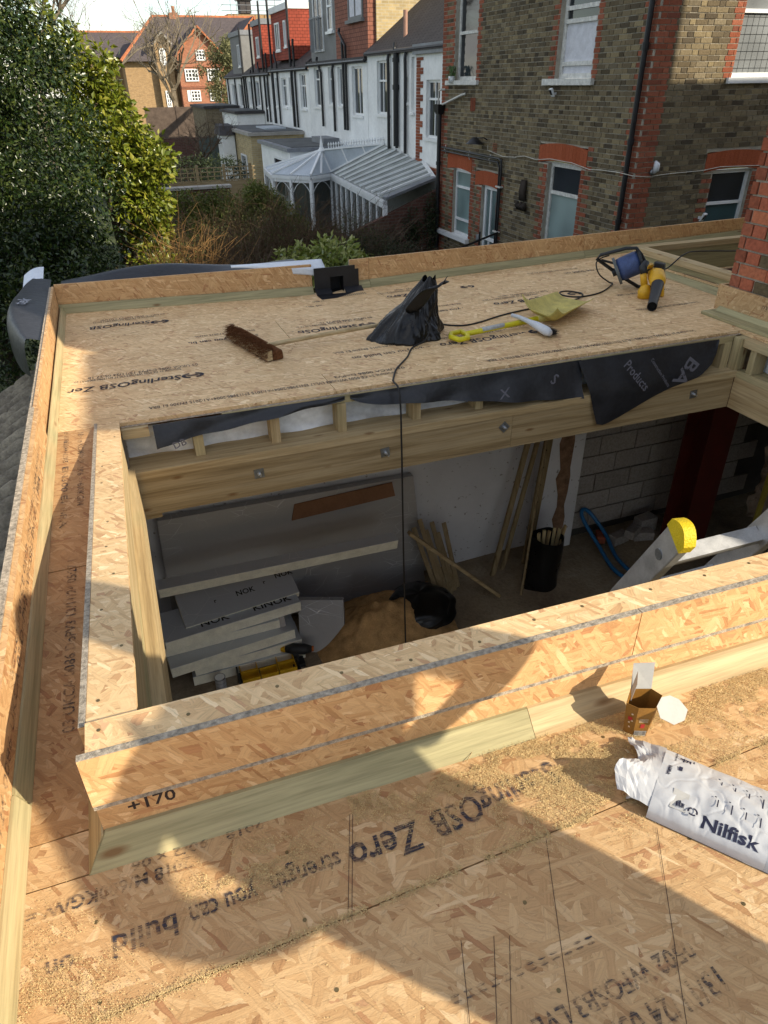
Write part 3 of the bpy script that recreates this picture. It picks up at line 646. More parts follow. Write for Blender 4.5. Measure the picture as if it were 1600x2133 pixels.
cab = [(7.985, 15.08, .20), (7.985, 15.08, .10), (7.98, 14.37, .03), (7.98, 13.9, .05), (7.98, 13.5, .10), (7.98, 13.05, .07), (7.98, 12.55, .12), (7.98, 11.84, .11), (7.98, 11.28, .05), (7.98, 10.97, .07), (7.9, 10.42, .09), (7.87, 10.22, .09), (7.97, 10.07, .06), (8.28, 10.085, .035), (8.67, 10.085, .06), (9.34, 10.085, .075), (9.7, 10.085, .115), (10.6, 10.085, .10), (11.4, 10.085, .10)]
pipe('cable', cab, .0065, plain('dirty_white_cable', (.55, .52, .45), .6), nh, 6)
bl = MB().tube([(8.33, 10.09, .10), (8.33, 10.05, .10)], .05, 12).build('bulkhead_light', M['steel'], nh, smooth=True)
MB().tube([(8.33, 10.04, .26), (8.33, 10.0, .22), (8.33, 9.995, .14), (8.33, 10.04, .08)], [.02, .05, .05, .02], 10).build('glass_cover', plain('bulkhead_glass', (.55, .57, .6), .15, .6), bl, smooth=True)
def wall_cam(name, lab, loc, rz):
    t = thing(name, lab, 'camera', loc); x, y, z = loc; c, s = math.cos(rz), math.sin(rz)
    q = lambda a, b, h: (x+a*c-b*s, y+a*s+b*c, z+h)
    MB().hexa([q(-.045, 0, -.05), q(.045, 0, -.05), q(.045, .03, -.05), q(-.045, .03, -.05)], [q(-.045, -.07, .07), q(.045, -.07, .07), q(.045, -.03, .09), q(-.045, -.03, .09)]).build('housing', M['pvc'], t, bevel=.008)
    MB().hexa([q(-.03, -.022, -.02), q(.03, -.022, -.02), q(.03, -.018, -.02), q(-.03, -.018, -.02)], [q(-.03, -.07, .055), q(.03, -.07, .055), q(.03, -.06, .055), q(-.03, -.06, .055)]).build('panel', M['blackplastic'], t)
    MB().hexa([q(-.015, .02, -.02), q(.015, .02, -.02), q(.015, .07, -.02), q(-.015, .07, -.02)], [q(-.015, .02, .02), q(.015, .02, .02), q(.015, .07, .02), q(-.015, .07, .02)]).build('bracket', M['pvc'], t)
wall_cam('wall_lamp', 'small white solar lamp on the stock brick wall under the curtained sash window', (7.93, 12.62, 1.17), -math.pi/2)
wall_cam('wall_lamp', 'small white solar lamp beside the lower window just above the parapet', (9.50, 10.03, -.66), .25)
# dried garland hanging on the wall between door and window
orn = thing('hanging_ornament', 'dark dried garland hanging on the brick wall beside the downstairs sash', 'ornament', (7.95, 13.40, -.6))
_k = MB()
for i in range(5): _k.tube([(7.96, 13.34+.03*i, -.32-.02*(i % 2)), (7.93, 13.33+.035*i, -.55), (7.95, 13.30+.045*i, -.70)], [.03, .036, .03], 6)
_k.build('stem_bundle', plain('dried_plant', (.035, .026, .02), .9), orn, smooth=True)
_k = MB()
for i in range(5): _k.tube([(7.93, 13.25+.07*i, -.72-.03*(i % 2)), (7.91, 13.25+.07*i, -.80), (7.94, 13.25+.07*i, -.88)], [.02, .055, .02], 8)
_k.build('tassel', plain('dried_plant_ends', (.03, .023, .018), .9), orn, smooth=True)
pot = thing('window_plant', 'trailing green plant in a white pot on the upstairs window sill', 'plant', (7.93, 16.95, 1.36))
MB().tube([(7.93, 16.92, 1.345), (7.93, 16.92, 1.48)], [.06, .08], 12).build('pot', M['pvc'], pot, smooth=True)
_k = MB()
for i in range(46):
    a = random.uniform(0, 6.28); r = random.uniform(.06, .22); h = random.uniform(.02, .22)
    b = Vector((7.93, 16.92, 1.48)); m = b+Vector((math.cos(a)*r*.5, math.sin(a)*r*.6, h)); e = b+Vector((math.cos(a)*r*.7-.05, math.sin(a)*r*1.1+.04, h-random.uniform(.05, .22))); s = (e-b).cross(Vector((0, 0, 1))).normalized()*.012
    _k.quad(b, m+s, e, m-s)
_k.build('foliage', leaf_mat('pot_plant_leaf', (.04, .10, .02), (.08, .16, .03), (.14, .22, .06)), pot)
# ---------------------------------------------------------------- the house the roof belongs to (mostly out of frame; it shades the deck)
own = thing('own_house', 'red and yellow stock brick wall corner rising beside the roof at the right edge', 'house', (6, 2, -3))
fO = lambda u, d, z: (3.85-d, u, z)
def redO(r):
    w = .345 if r % 2 else .24
    return [(3.70-w, 3.72, -9, 9)]
sO_, rO_, sO = flemish(fO, 1.2, 3.70, .022, 2.6, [], redO, course=.0815, keep=lambda u, z: u > 2.2 and z < 1.85, jit=.005, stre=.222, depth=.03, reddepth=.03)
ow = MB().box(3.862, 12.0, .1, 3.688, -.3, 4.9).build('rear_wing', M['mortar'], own)
MB().box(3.862, 12.0, -1.10, .0995, -.3, 3.17).build('side_wing', M['stock'], own)
MB().box(12.0005, 14.4, -.97, 3.688, -3.2, 7.1).build('main_block', M['stock'], own); MB().box(14.4005, 21, -.97, 3.688, -3.2, 6.0).build('front_block', M['stock'], own)
MB().box(3.82, 12.0, .07, 3.72, 4.901, 4.96).build('coping', M['render_white'], own); MB().box(3.82, 11.99, -1.12, .06, 3.171, 3.22).build('coping', M['render_white'], own)
sO_.build('stock_brickwork', M['stock'], ow, kind='stuff'); rO_.build('red_brickwork', M['redbrick'], ow, kind='stuff')
M['red_near'] = brick_mat('red_facing_brick', [(.36, .10, .055), (.42, .135, .075), (.33, .10, .06), (.45, .16, .085), (.27, .085, .06)], .4, .5)
M['stock_near'] = brick_mat('brown_stock_brick', [(.11, .085, .05), (.18, .14, .08), (.14, .105, .065), (.24, .19, .11)], .5, .8)
lay_single(fO, sO, ow, math.pi/2, (M['stock_near'], M['red_near']), .0815)
# ================================================================ the terrace beyond
M['slate'] = plain('dark_roof_tile', (.055, .05, .05), .75, .25, 0, .3, 5, .5, 25)
def tile_mat(name, c, ps=(3.2, 3.2, 8.5)):
    n = NT(name); p = n.pos(); b = n.n('ShaderNodeTexBrick'); uv = planar(n); n.l(uv, b.inputs['Vector']); b.inputs['Scale'].default_value = 1
    b.inputs['Brick Width'].default_value = .2; b.inputs['Row Height'].default_value = .11; b.inputs['Mortar Size'].default_value = .008
    b.inputs['Color1'].default_value = (*c, 1); b.inputs['Color2'].default_value = (*[x*.8 for x in c], 1); b.inputs['Mortar'].default_value = (*[x*.3 for x in c], 1)
    n.set(n.mix(.5, b.outputs[0], n.ramp(n.noise(p, 3, 4, .6), (.3, G3(.65)), (.7, G3(1.1))), 'MULTIPLY'), .8, .2); n.bump(b.outputs['Fac'], -.5, .02); return n.m
M['tilered'] = tile_mat('hung_red_tile', (.36, .075, .045)); M['tileterra'] = tile_mat('hung_terracotta_tile', (.30, .12, .08)); M['roofslate'] = tile_mat('plain_dark_tile', (.085, .075, .072))
M['felt'] = plain('grey_roofing_felt', (.10, .105, .105), .8, .2, 0, .3, 1.5, .3, 30); M['lead'] = plain('lead_sheet', (.19, .20, .215), .55, .4, .2, .2, 3)
M['greypanel'] = plain('grey_cladding', (.20, .20, .195), .7, .2, 0, .12, 3); M['yellowwall'] = None
def brickpaint(name, c, m):
    n = NT(name); p = n.pos(); b = n.n('ShaderNodeTexBrick'); n.l(planar(n), b.inputs['Vector']); b.inputs['Scale'].default_value = 1
    b.inputs['Brick Width'].default_value = .225; b.inputs['Row Height'].default_value = .075; b.inputs['Mortar Size'].default_value = .007
    b.inputs['Color1'].default_value = (*c, 1); b.inputs['Color2'].default_value = (*[x*.72 for x in c], 1); b.inputs['Mortar'].default_value = (*m, 1)
    n.set(n.mix(.5, b.outputs[0], n.ramp(n.noise(p, 4, 5, .65), (.3, G3(.6)), (.7, G3(1.15))), 'MULTIPLY'), .9, .1); n.bump(b.outputs['Fac'], -.4, .01); return n.m
M['bw_yellow'] = brickpaint('far_yellow_brick', (.52, .40, .21), (.45, .40, .30)); M['bw_brown'] = brickpaint('far_brown_brick', (.22, .17, .10), (.26, .23, .18)); M['bw_red'] = brickpaint('far_red_brick', (.40, .12, .06), (.36, .26, .2))
M['bw_dark'] = brickpaint('dark_red_garden_brick', (.13, .06, .045), (.13, .11, .095))
XF = 8.3; fT = lambda u, d, z: (XF-d, u, z)
def terrace(y0, y1, lab, eave=2.1, wall='render_white', wins=(), pipes=(), depth=8, gutter=True):
    h = thing('terraced_house', lab, 'house', (XF, (y0+y1)/2, -3.2), 'terraced houses in the row')
    ops = [(a, b, c, d) for (a, b, c, d, *_) in wins]
    mortar_wall(fT, y0+.01, y1-.01, -3.2, eave, ops, .25, 0).build('wall', M[wall], h)
    for (a, b, c, d, rails, mull) in wins: window(fT, a, b, c, d, h, M['pvc'], M['glass'], .06, rails, mull, .07, (a-.06, b+.06, .07, .05))
    if gutter: MB().tube([(XF-.07, y0+.02, eave+.01), (XF-.07, y1-.02, eave+.01)], .055, 8).build('gutter', M['blackplastic'], h)
    for (y, za, zb_, kick) in pipes:
        pipe('downpipe', [(XF-.06, y+kick*.5, za), (XF-.08, y+kick*.5, za-.12), (XF-.07, y, za-.5), (XF-.07, y, zb_)], .045, M['blackplastic'], h)
    return h
H1 = terrace(17.62, 23.80, 'white rendered terraced house with dark tiled roof behind the conservatory',
  wins=[(21.87, 22.95, .56, 1.92, (1.42,), (22.25, 22.6)), (20.02, 20.24, .68, 1.94, (1.5,), ()), (20.45, 20.60, .9, 1.5, (), ()), (18.35, 19.22, .12, 1.42, (1.0,), (18.8,))],
  pipes=[(21.80, 2.05, -.3, 0), (21.15, 2.3, -.25, .3), (20.50, 2.05, -.35, 0)])
pipe('soil_stack', [(XF-.09, 21.16, 2.05), (XF-.09, 21.16, -.2)], .075, M['blackplastic'], H1, collars=[((XF-.09, 21.16, 1.2), (XF-.09, 21.16, 1.32)), ((XF-.09, 21.16, 1.85), (XF-.09, 21.16, 1.95))])
# projecting end with red brick quoins and lead capping
_k = MB()
for i in range(33):
    w = .42 if i % 4 < 2 else .24; _k.box(XF-.02, XF+.1, 19.85-w, 19.85, -.55+i*.075, -.55+i*.075+.066)
_k.build('quoin', M['redbrick'], H1, kind='stuff'); MB().box(XF-.10, XF+.3, 17.62, 19.95, 1.98, 2.20).build('lead_capping', M['lead'], H1)
MB().box(XF-.03, XF+.02, 18.2, 19.86, -.72, -.555).build('brick_band', M['bw_red'], H1)
# roof slopes back from the eaves
MB().hexa([(XF-.12, 17.7, 2.06), (XF-.12, 23.8, 2.06), (XF+5, 23.8, 5.8), (XF+5, 17.7, 5.8)], [(XF-.12, 17.7, 2.13), (XF-.12, 23.8, 2.13), (XF+5, 23.8, 5.87), (XF+5, 17.7, 5.87)]).build('roof', M['roofslate'], H1)
pipe('flue', [(XF+.35, 21.55, 2.2), (XF+.35, 21.55, 3.05)], .06, plain('clay_flue', (.34, .20, .15), .8), H1)
H2 = terrace(23.81, 30.70, 'white terraced house with grey and terracotta tiled dormer and bent black pipes', 1.95,
  wins=[(24.30, 25.35, .47, 1.82, (), (24.8,)), (26.45, 26.93, .7, 1.84, (), ()), (27.42, 28.08, .72, 1.85, (1.5,), (27.75,)), (28.95, 29.95, .62, 1.87, (1.5,), (29.45,))],
  pipes=[(25.75, 2.9, .0, 1.2), (26.05, 2.6, .0, 0), (28.75, 2.2, .0, .9), (27.25, 1.9, -.1, 0)])
MB().box(XF+.05, XF+4.5, 23.82, 27.1, 1.97, 4.9).build('tile_hung_dormer', M['tileterra'], H2); MB().box(XF+.10, XF+4.5, 27.105, 30.5, 1.97, 4.9).build('clad_dormer', M['greypanel'], H2)
MB().box(XF-.10, XF+.2, 23.82, 30.6, 1.955, 2.06).build('eave_board', M['slate'], H2)
MB().box(XF+.3, XF+7.5, 23.74, 23.815, 2.2, 6.5).build('flank_wall', M['bw_yellow'], H2)
fD = lambda u, d, z: (XF+.05-d, u, z)
window(fD, 24.2, 25.6, 3.05, 4.4, H2, M['greypanel'], M['net'], .08, (), (24.95,), -.04, (24.1, 25.7, .09, .12)); window(lambda u, d, z: (XF+.10-d, u, z), 27.5, 28.1, 2.9, 4.2, H2, M['pvc'], M['glass'], .07, (3.6,), (), -.04, (27.4, 28.2, .08, .1))
window(lambda u, d, z: (XF+.10-d, u, z), 28.7, 29.9, 2.35, 4.5, H2, M['pvc'], M['glass'], .07, (), (29.3,), -.04); 
_k = MB(); [ _k.bar((XF-.05, 28.6+i*.1, 2.35), (XF-.05, 28.6+i*.1, 3.35), .016, .016) for i in range(15)]; _k.box(XF-.06, XF-.04, 28.55, 30.05, 3.35, 3.39); _k.build('balcony_rail', M['lead'], H2)
H3 = terrace(30.71, 37.5, 'white terraced house with bright red tile hung dormer facing the sun', 1.85,
  wins=[(31.2, 32.15, .5, 1.72, (1.3,), (31.5, 31.8)), (33.4, 34.0, .5, 1.6, (), ()), (34.5, 35.4, .5, 1.6, (1.3,), (34.95,)), (36.0, 36.6, .5, 1.6, (), ())],
  pipes=[(32.6, 2.9, -.2, 0), (33.2, 1.8, -.2, 0), (35.8, 2.6, -.2, .6), (36.9, 2.0, -.2, 0)])
H4 = terrace(37.51, 44.0, 'white terraced house with darker red dormer farther along the row', 1.75,
  wins=[(38.2, 39.0, .4, 1.5, (), (38.6,)), (40.3, 41.2, .4, 1.5, (), (40.75,)), (42.3, 43.0, .4, 1.5, (), ())], pipes=[(37.9, 2.6, -.2, 0), (39.6, 2.3, -.2, .5), (41.8, 2.0, -.2, 0), (43.3, 1.7, -.2, 0)])
H5 = terrace(44.01, 50.0, 'last white terraced house at the far end of the row', 1.7, wins=[(45.0, 46.0, .3, 1.4, (), (45.5,)), (47.3, 48.2, .3, 1.4, (), ())], pipes=[(44.5, 1.7, -.2, 0), (46.6, 1.7, -.2, 0), (49, 1.7, -.2, 0)])
def dormer(h, y0, y1, z0, z1, mat, wy, dep=5.0, cap='render_white'):
    MB().box(XF+.05, XF+dep, y0, y1, z0, z1).build('tile_hung_dormer', M[mat], h); MB().box(XF-.02, XF+dep, y0-.04, y1+.04, z1+.002, z1+.22).build('dormer_fascia', M[cap], h)
    for (a, b, c, d) in wy: window(fD, a, b, c, d, h, M['pvc'], M['glass'], .06, (), ((a+b)/2,), -.04, (a-.05, b+.05, .06, .06))
dormer(H3, 33.5, 36.7, 2.25, 3.95, 'tilered', [(34.0, 34.4, 2.7, 3.6), (35.2, 36.0, 2.6, 3.6)])
dormer(H4, 38.9, 41.0, 2.05, 3.75, 'tilered', [(39.6, 40.2, 2.5, 3.3)], cap='lead'); dormer(H5, 44.2, 47.5, 1.8, 3.6, 'greypanel', [(44.8, 45.4, 2.2, 3.2)], cap='lead')
for h, a, b, e in ((H2, 30.5, 30.7, 2.0), (H3, 30.72, 37.5, 1.86), (H4, 37.51, 44, 1.76), (H5, 44.01, 50, 1.71)):
    MB().hexa([(XF-.1, a, e), (XF-.1, b, e), (XF+5, b, e+3.3), (XF+5, a, e+3.3)], [(XF-.1, a, e+.08), (XF-.1, b, e+.08), (XF+5, b, e+3.38), (XF+5, a, e+3.38)]).build('roof', M['roofslate'], h)
for h, y in ((H3, 33.3), (H3, 36.85), (H4, 38.7), (H4, 41.2), (H5, 44.0)): pipe('soil_stack', [(XF-.05, y, 4.6 if y < 40 else 3.9), (XF-.05, y, -.2)], .05, M['blackplastic'], h)
# ---------------------------------------------------------------- conservatory
M['polyroof'] = plain('grey_polycarbonate', (.42, .46, .50), .5, .45, 0, .12, 2); M['polydirty'] = plain('algae_stained_polycarbonate', (.25, .265, .25), .7, .2, 0, .3, 2.5)
con = thing('conservatory', 'white framed conservatory with pointed hipped roof and ribbed lean-to below the white house', 'conservatory', (6.8, 21, -3.2))
A_, B_, C_, D_, E_ = [Vector((x, y, -1.1)) for x, y in ((5.42, 26.5), (5.22, 24.5), (5.68, 23.9), (6.2, 23.4), (7.05, 24.0))]
Ap, Hh = Vector((6.82, 24.2, -.478)), Vector((8.28, 22.3, -.245)); F_ = Vector((6.49, 17.5, -1.1)); G_ = Vector((7.98, 17.85, -.74)); G2 = Vector((8.28, 19.3, -.52))
up = Vector((0, 0, .02)); Bk = Vector((8.28, 26.5, -.5))
for q in ((A_, B_, Ap), (B_, C_, Ap), (C_, D_, Ap), (D_, E_, Ap), (E_, Hh, Ap), (A_, Ap, Hh, Bk)):
    MB().slab(q, .02).build('roof_panel', M['polyroof'], con)
for a, b in ((A_, Ap), (B_, Ap), (C_, Ap), (D_, Ap), (E_, Ap), (E_, Hh), (Ap, Hh), ((D_+E_)/2, Ap), ((B_+A_)/2, Ap)):
    MB().bar(a+up*2, b+up*2, .07, .05).build('roof_bar', M['pvc'], con)
for t in (.33, .66): MB().bar(E_.lerp(Hh, t)+up*2, Ap.lerp(Hh, t)+up*2, .05, .04).build('roof_bar', M['pvc'], con)
rafters = []
for i in range(11):
    t = i/10; rafters.append((E_.lerp(F_, t), Hh.lerp(G2, t/.62) if t < .62 else G2.lerp(G_, (t-.62)/.38)))
for (a, b), (c, d) in zip(rafters, rafters[1:]): MB().slab((a, c, d, b), .012).build('roof_panel', M['polydirty'], con)
for a, b in rafters[1:-1]: MB().bar(a+up*2, b+up*2, .075, .05).build('roof_bar', M['pvc'], con)
MB().bar(F_+up*2, G_+up*2, .22, .06).build('verge_flashing', M['lead'], con); MB().bar(G_+up, G2+up*3, .10, .04).build('verge_flashing', M['pvc'], con)
for a, b in ((A_, B_), (B_, C_), (C_, D_), (D_, E_), (E_, F_)): MB().bar(a-up*3, b-up*3, .12, .10).build('gutter', M['pvc'], con)
MB().tube([Ap, Ap+Vector((0, 0, .12)), Ap+Vector((0, 0, .46))], [.13, .06, .005], 8).build('finial', M['pvc'], con)
for i in range(22):
    p = Ap.lerp(Hh, .12+.86*i/21); MB().tube([p+up*2, p+Vector((0, 0, .12)), p+Vector((0, 0, .17)), p+Vector((0, 0, .24))], [.016, .014, .035, .003], 5).build('cresting_spike', M['pvc'], con)
def glazed(a, b, nb, arch=True):
    d = (b-a); n = Vector((d.y, -d.x, 0)).normalized(); z0, z1 = -2.7, -1.22
    MB().hexa([a.xy.to_3d()+Vector((0, 0, -3.2)), b.xy.to_3d()+Vector((0, 0, -3.2)), b.xy.to_3d()+n*.1+Vector((0, 0, -3.2)), a.xy.to_3d()+n*.1+Vector((0, 0, -3.2))], [a.xy.to_3d()+Vector((0, 0, z0)), b.xy.to_3d()+Vector((0, 0, z0)), b.xy.to_3d()+n*.1+Vector((0, 0, z0)), a.xy.to_3d()+n*.1+Vector((0, 0, z0))]).build('dwarf_wall', M['bw_dark'], con)
    fa = MB(); 
    for i in range(nb+1):
        p = a.lerp(b, i/nb); fa.bar((p.x, p.y, z0), (p.x, p.y, z1), .11 if i in (0, nb) else .07, .08, d)
    fa.bar((a.x, a.y, z1), (b.x, b.y, z1), .07, .16); fr = fa.build('window_frame', M['pvc'], con)
    for i in range(nb):
        p, q = a.lerp(b, i/nb), a.lerp(b, (i+1)/nb)
        if arch:
            pts = [p.lerp(q, .08+.84*k/8)+Vector((0, 0, -1.30-p.z-.28*abs((k-4)/4)**2)) for k in range(9)]
            MB().tube(pts, .014, 5).build('arch_bar', M['pvc'], fr)
        off = n*-.02
        MB().quad(Vector((p.x, p.y, z0))+off, Vector((q.x, q.y, z0))+off, Vector((q.x, q.y, z1))+off, Vector((p.x, p.y, z1))+off).build('pane', M['conglass'], fr)
M['conglass'] = glass_mat('conservatory_glass', (.05, .055, .05), .06, .25)
for a, b in ((A_, B_), (B_, C_), (C_, D_), (D_, E_)): glazed(a, b, 1)
glazed(E_, F_, 9, False)
gw = thing('garden_wall', 'dark ivy clad brick wall beside the lean-to of the conservatory', 'wall', (7.2, 17.6, -3.2))
MB().hexa([(5.6, 17.30, -3.2), (7.99, 17.62, -3.2), (7.99, 17.78, -3.2), (5.6, 17.46, -3.2)], [(5.6, 17.30, -1.75), (7.99, 17.62, -.95), (7.99, 17.78, -.95), (5.6, 17.46, -1.75)]).build('brickwork', M['bw_dark'], gw)
# ---------------------------------------------------------------- flat roofed extensions
def extension(lab, x0, x1, y0, y1, zt, wall, rim='lead', roofm='felt', win=None):
    t = thing('rear_extension', lab, 'extension', ((x0+x1)/2, (y0+y1)/2, -3.2), 'flat roofed extensions behind the terrace')
    MB().box(x0, x1, y0, y1, -3.2, zt-.12).build('wall', M[wall], t); MB().box(x0-.12, x1, y0-.12, y1+.12, zt-.119, zt).build('fascia', M[rim], t); MB().box(x0+.1, x1, y0+.1, y1-.1, zt+.001, zt+.02).build('roof_sheet', M[roofm], t)
    if win: window(lambda u, d, z: (x0-d, u, z), *win, t, M['pvc'], M['glass'], .06, (), (), -.06)
    return t
M['rim_stone'] = plain('pale_coping', (.33, .31, .28), .9, .1, 0, .15, 4)
e1 = extension('grey felt roofed extension behind the hipped conservatory roof', 6.25, 8.28, 26.2, 31.0, -.50, 'render_white', 'lead', 'felt', (27.0, 28.6, -2.2, -.9))
MB().box(7.7, 8.28, 27.0, 28.6, -.479, -.30).build('roof_box', M['lead'], e1)
e2 = extension('yellow brick extension with pale coping and flat black roof', 6.05, 8.28, 32.0, 38.2, -.30, 'bw_yellow', 'rim_stone', 'felt', (33.2, 34.4, -2.4, -1.2))
MB().box(7.0, 7.9, 33.5, 35.5, -.279, -.22).build('rooflight', M['polyroof'], e2)
e3 = extension('white rendered box extension with black roof edge farther down', 6.9, 8.28, 39.5, 44, .25, 'render_white', 'slate')
e4 = extension('low dark brick extension at the end of the gardens', 6.3, 8.2, 46, 52, .35, 'bw_brown', 'slate')
sh = thing('garden_shed', 'small white shed with dark sloping lid beside the yellow extension', 'shed', (5.8, 36, -3.2))
MB().box(5.45, 6.0, 35.6, 37, -3.2, -.56).build('wall', M['render_white'], sh); MB().hexa([(5.35, 35.5, -.56), (6.03, 35.5, -.56), (6.03, 37.2, -.56), (5.35, 37.2, -.56)], [(5.42, 35.9, -.2), (6.03, 35.9, -.2), (6.03, 37.2, -.15), (5.42, 37.2, -.15)]).build('roof', M['slate'], sh)
# fences and walls in the gardens
def panel_fence(name, lab, cat, x0, x1, y, zt, mat, post=None, th=.1):
    t = thing(name, lab, cat, ((x0+x1)/2, y, -3.2)); MB().box(x0, x1, y, y+th, -3.2, zt).build('panel', M[mat], t)
    for x in np.linspace(x0, x1, 4): MB().box(x-.06, x+.06, y-.04, y-.001, -3.2, zt+.08).build('post', M[mat], t)
    return t
M['fencegreen'] = plain('grey_green_fence', (.09, .11, .10), .85, .1, 0, .2, 4); M['fencebrown'] = plain('brown_boundary_wall', (.10, .075, .06), .9, .1, 0, .3, 3, .4, 20)
panel_fence('boundary_fence', 'grey green panel fence in the shade below the red school', 'fence', 5.0, 6.2, 40, -.88, 'fencegreen'); panel_fence('boundary_wall', 'brown boundary wall in front of the red brick school', 'wall', 3.6, 9.6, 55, .15, 'fencebrown'); panel_fence('boundary_wall', 'low brick wall between the far gardens', 'wall', 2.2, 5.9, 43, -1.0, 'bw_dark')
tr = thing('trellis_fence', 'wooden lattice topped fence catching light above the hedge', 'fence', (2.9, 22, -3.2))
M['weathered'] = timber('weathered_fence_timber', 'X', .1, .62)
MB().box(1.75, 4.3, 22.0, 22.03, -3.2, -.95).build('lower_panel', M['weathered'], tr)
for x in (1.80, 2.55, 3.3, 4.05): MB().box(x-.04, x+.04, 21.95, 21.999, -3.2, -.52).build('post', M['weathered'], tr)
for i in range(13): MB().box(1.90+i*.185, 1.925+i*.185, 22.0, 22.015, -.94, -.60).build('slat', M['weathered'], tr)
for i in range(4): MB().box(1.84, 4.2, 22.016, 22.03, -.94+i*.108, -.915+i*.108).build('slat', M['weathered'], tr)
cw = thing('coping_wall', 'pale stone capped garden wall between hedge and trellis', 'wall', (2.3, 20, -3.2)); MB().box(1.3, 3.1, 20, 20.25, -3.2, -.90).build('brickwork', M['bw_dark'], cw); MB().box(1.25, 3.15, 19.95, 20.3, -.899, -.84).build('coping', M['rim_stone'], cw)
# ---------------------------------------------------------------- the red brick school
sc = thing('school_building', 'long red brick school with steep dark roof, gables and white sash windows', 'school', (12, 95, -3.2))
KS = 1.6
def s(x, z, y=60.0): return (x*KS, 1.388+(z-1.388)*KS)
def spt(x, z, d): q = s(x, z); return (q[0], 96+d, q[1])
M['bw_school'] = brickpaint('school_red_brick', (.38, .145, .08), (.38, .25, .18)); M['bw_school_y'] = brickpaint('school_yellow_brick', (.38, .24, .11), (.36, .28, .2)); M['schoolroof'] = tile_mat('school_roof_tile', (.115, .095, .095)); M['ridge'] = plain('orange_ridge_tile', (.42, .15, .07), .8, .1, 0, .25, 3)
def sboxs(x0, x1, z0, z1, d0, d1): a, b = s(x0, z0), s(x1, z1); return MB().box(a[0], b[0], 96+d0, 96+d1, a[1], b[1])
sboxs(3.1, 13.2, -2.0, 2.95, 2, 16).build('wall', M['bw_school_y'], sc)
r0 = MB().quad(spt(2.9, 2.85, 1.2), spt(14.4, 2.85, 1.2), spt(13.7, 5.80, 9), spt(5.95, 5.80, 9)).quad(spt(2.9, 2.85, 1.2), spt(5.95, 5.80, 9), spt(5.95, 5.80, 9.5), spt(2.9, 2.85, 17)).quad(spt(14.4, 2.85, 1.2), spt(13.6, 2.85, 17), spt(13.7, 5.80, 9.5), spt(13.7, 5.80, 9)).build('roof', M['schoolroof'], sc)
MB().bar(spt(5.95, 5.82, 9), spt(13.7, 5.82, 9), .3, .2).build('ridge', M['ridge'], r0); MB().bar(spt(5.95, 5.82, 9), spt(2.9, 2.88, 1.2), .25, .18).build('ridge', M['ridge'], r0)
def gable(xc, hw_, ze, za, d, mat, name='gable_bay', over=.16, edge='ridge'):
    w = [spt(xc-hw_, -2, d), spt(xc+hw_, -2, d), spt(xc+hw_, ze, d), spt(xc, za, d), spt(xc-hw_, ze, d)]
    g = MB().hexa(w, [(a, b+14*.6, c) for a, b, c in w]).build(name, M[mat], sc)
    for sg in (-1, 1):
        e, a = spt(xc+sg*(hw_+over), ze-over*.8, d-.4), spt(xc, za+.06, d-.4); e2, a2 = (e[0], e[1]+9, e[2]), (a[0], a[1]+9, a[2])
        MB().slab((e, a, a2, e2), .12).build('gable_roof', M['schoolroof'], g); MB().bar(e, a, .16, .3, (0, 1, 0)).build('verge', M[edge], g)
    return g
def swin(x0, x1, z0, z1, d, nx, nz, parent=sc, shut=False):
    a, b = s(x0, z0), s(x1, z1); y = 96+d; k = MB(); f = .12
    k.box(a[0], a[0]+f, y-.12, y-.001, a[1], b[1]); k.box(b[0]-f, b[0], y-.12, y-.001, a[1], b[1]); k.box(a[0]+f, b[0]-f, y-.12, y-.001, a[1], a[1]+f); k.box(a[0]+f, b[0]-f, y-.12, y-.001, b[1]-f, b[1])
    w = k.build('window', M['pvc'], parent)
    MB().quad((a[0], y-.03, a[1]), (b[0], y-.03, a[1]), (b[0], y-.03, b[1]), (a[0], y-.03, b[1])).build('pane', M['glass'], w)
    g = MB()
    for i in range(1, nx): x = a[0]+(b[0]-a[0])*i/nx; g.box(x-.05, x+.05, y-.10, y-.04, a[1], b[1])
    for i in range(1, nz): z = a[1]+(b[1]-a[1])*i/nz; g.box(a[0], b[0], y-.09, y-.045, z-.045, z+.045)
    g.build('glazing_bar', M['pvc'], w)
    return w
gb = gable(8.30, 1.60, 3.2, 4.82, 0, 'bw_school')
for z in (2.50, 1.2, 1.30): sboxs(6.72, 9.88, z-.03, z+.03, -.1, -.002).build('string_course', M['bw_red'], gb)
swin(7.08, 8.02, 1.60, 2.36, 0, 4, 3, gb); swin(8.66, 9.55, 1.62, 2.36, 0, 4, 3, gb); swin(7.30, 8.0, .36, 1.06, 0, 3, 3, gb); swin(8.66, 9.5, .36, 1.06, 0, 3, 3, gb); swin(7.20, 8.0, -.62, -.28, 0, 4, 2, gb); swin(8.02, 8.66, 2.86, 3.5, 0, 3, 3, gb)
MB().quad(*[(p[0], p[1]-.05, p[2]) for p in (spt(7.06, .36, 0), spt(7.28, .36, 0), spt(7.28, 1.06, 0), spt(7.06, 1.06, 0))]).build('shutter', M['pvc'], gb)
gs = gable(5.88, .56, 3.9, 4.52, 1.2, 'bw_school_y', 'small_gable_bay', .08, 'rim_stone'); swin(5.58, 6.0, 2.6, 3.62, 1.2, 3, 5, gs); swin(5.6, 5.95, -.2, 1.05, 1.2, 2, 5, gs)
gr = gable(12.2, 1.3, 4.0, 5.3, -1, 'bw_school'); swin(11.0, 11.7, 2.2, 3.0, -1, 3, 3, gr); swin(11.0, 11.7, .6, 1.4, -1, 3, 3, gr)
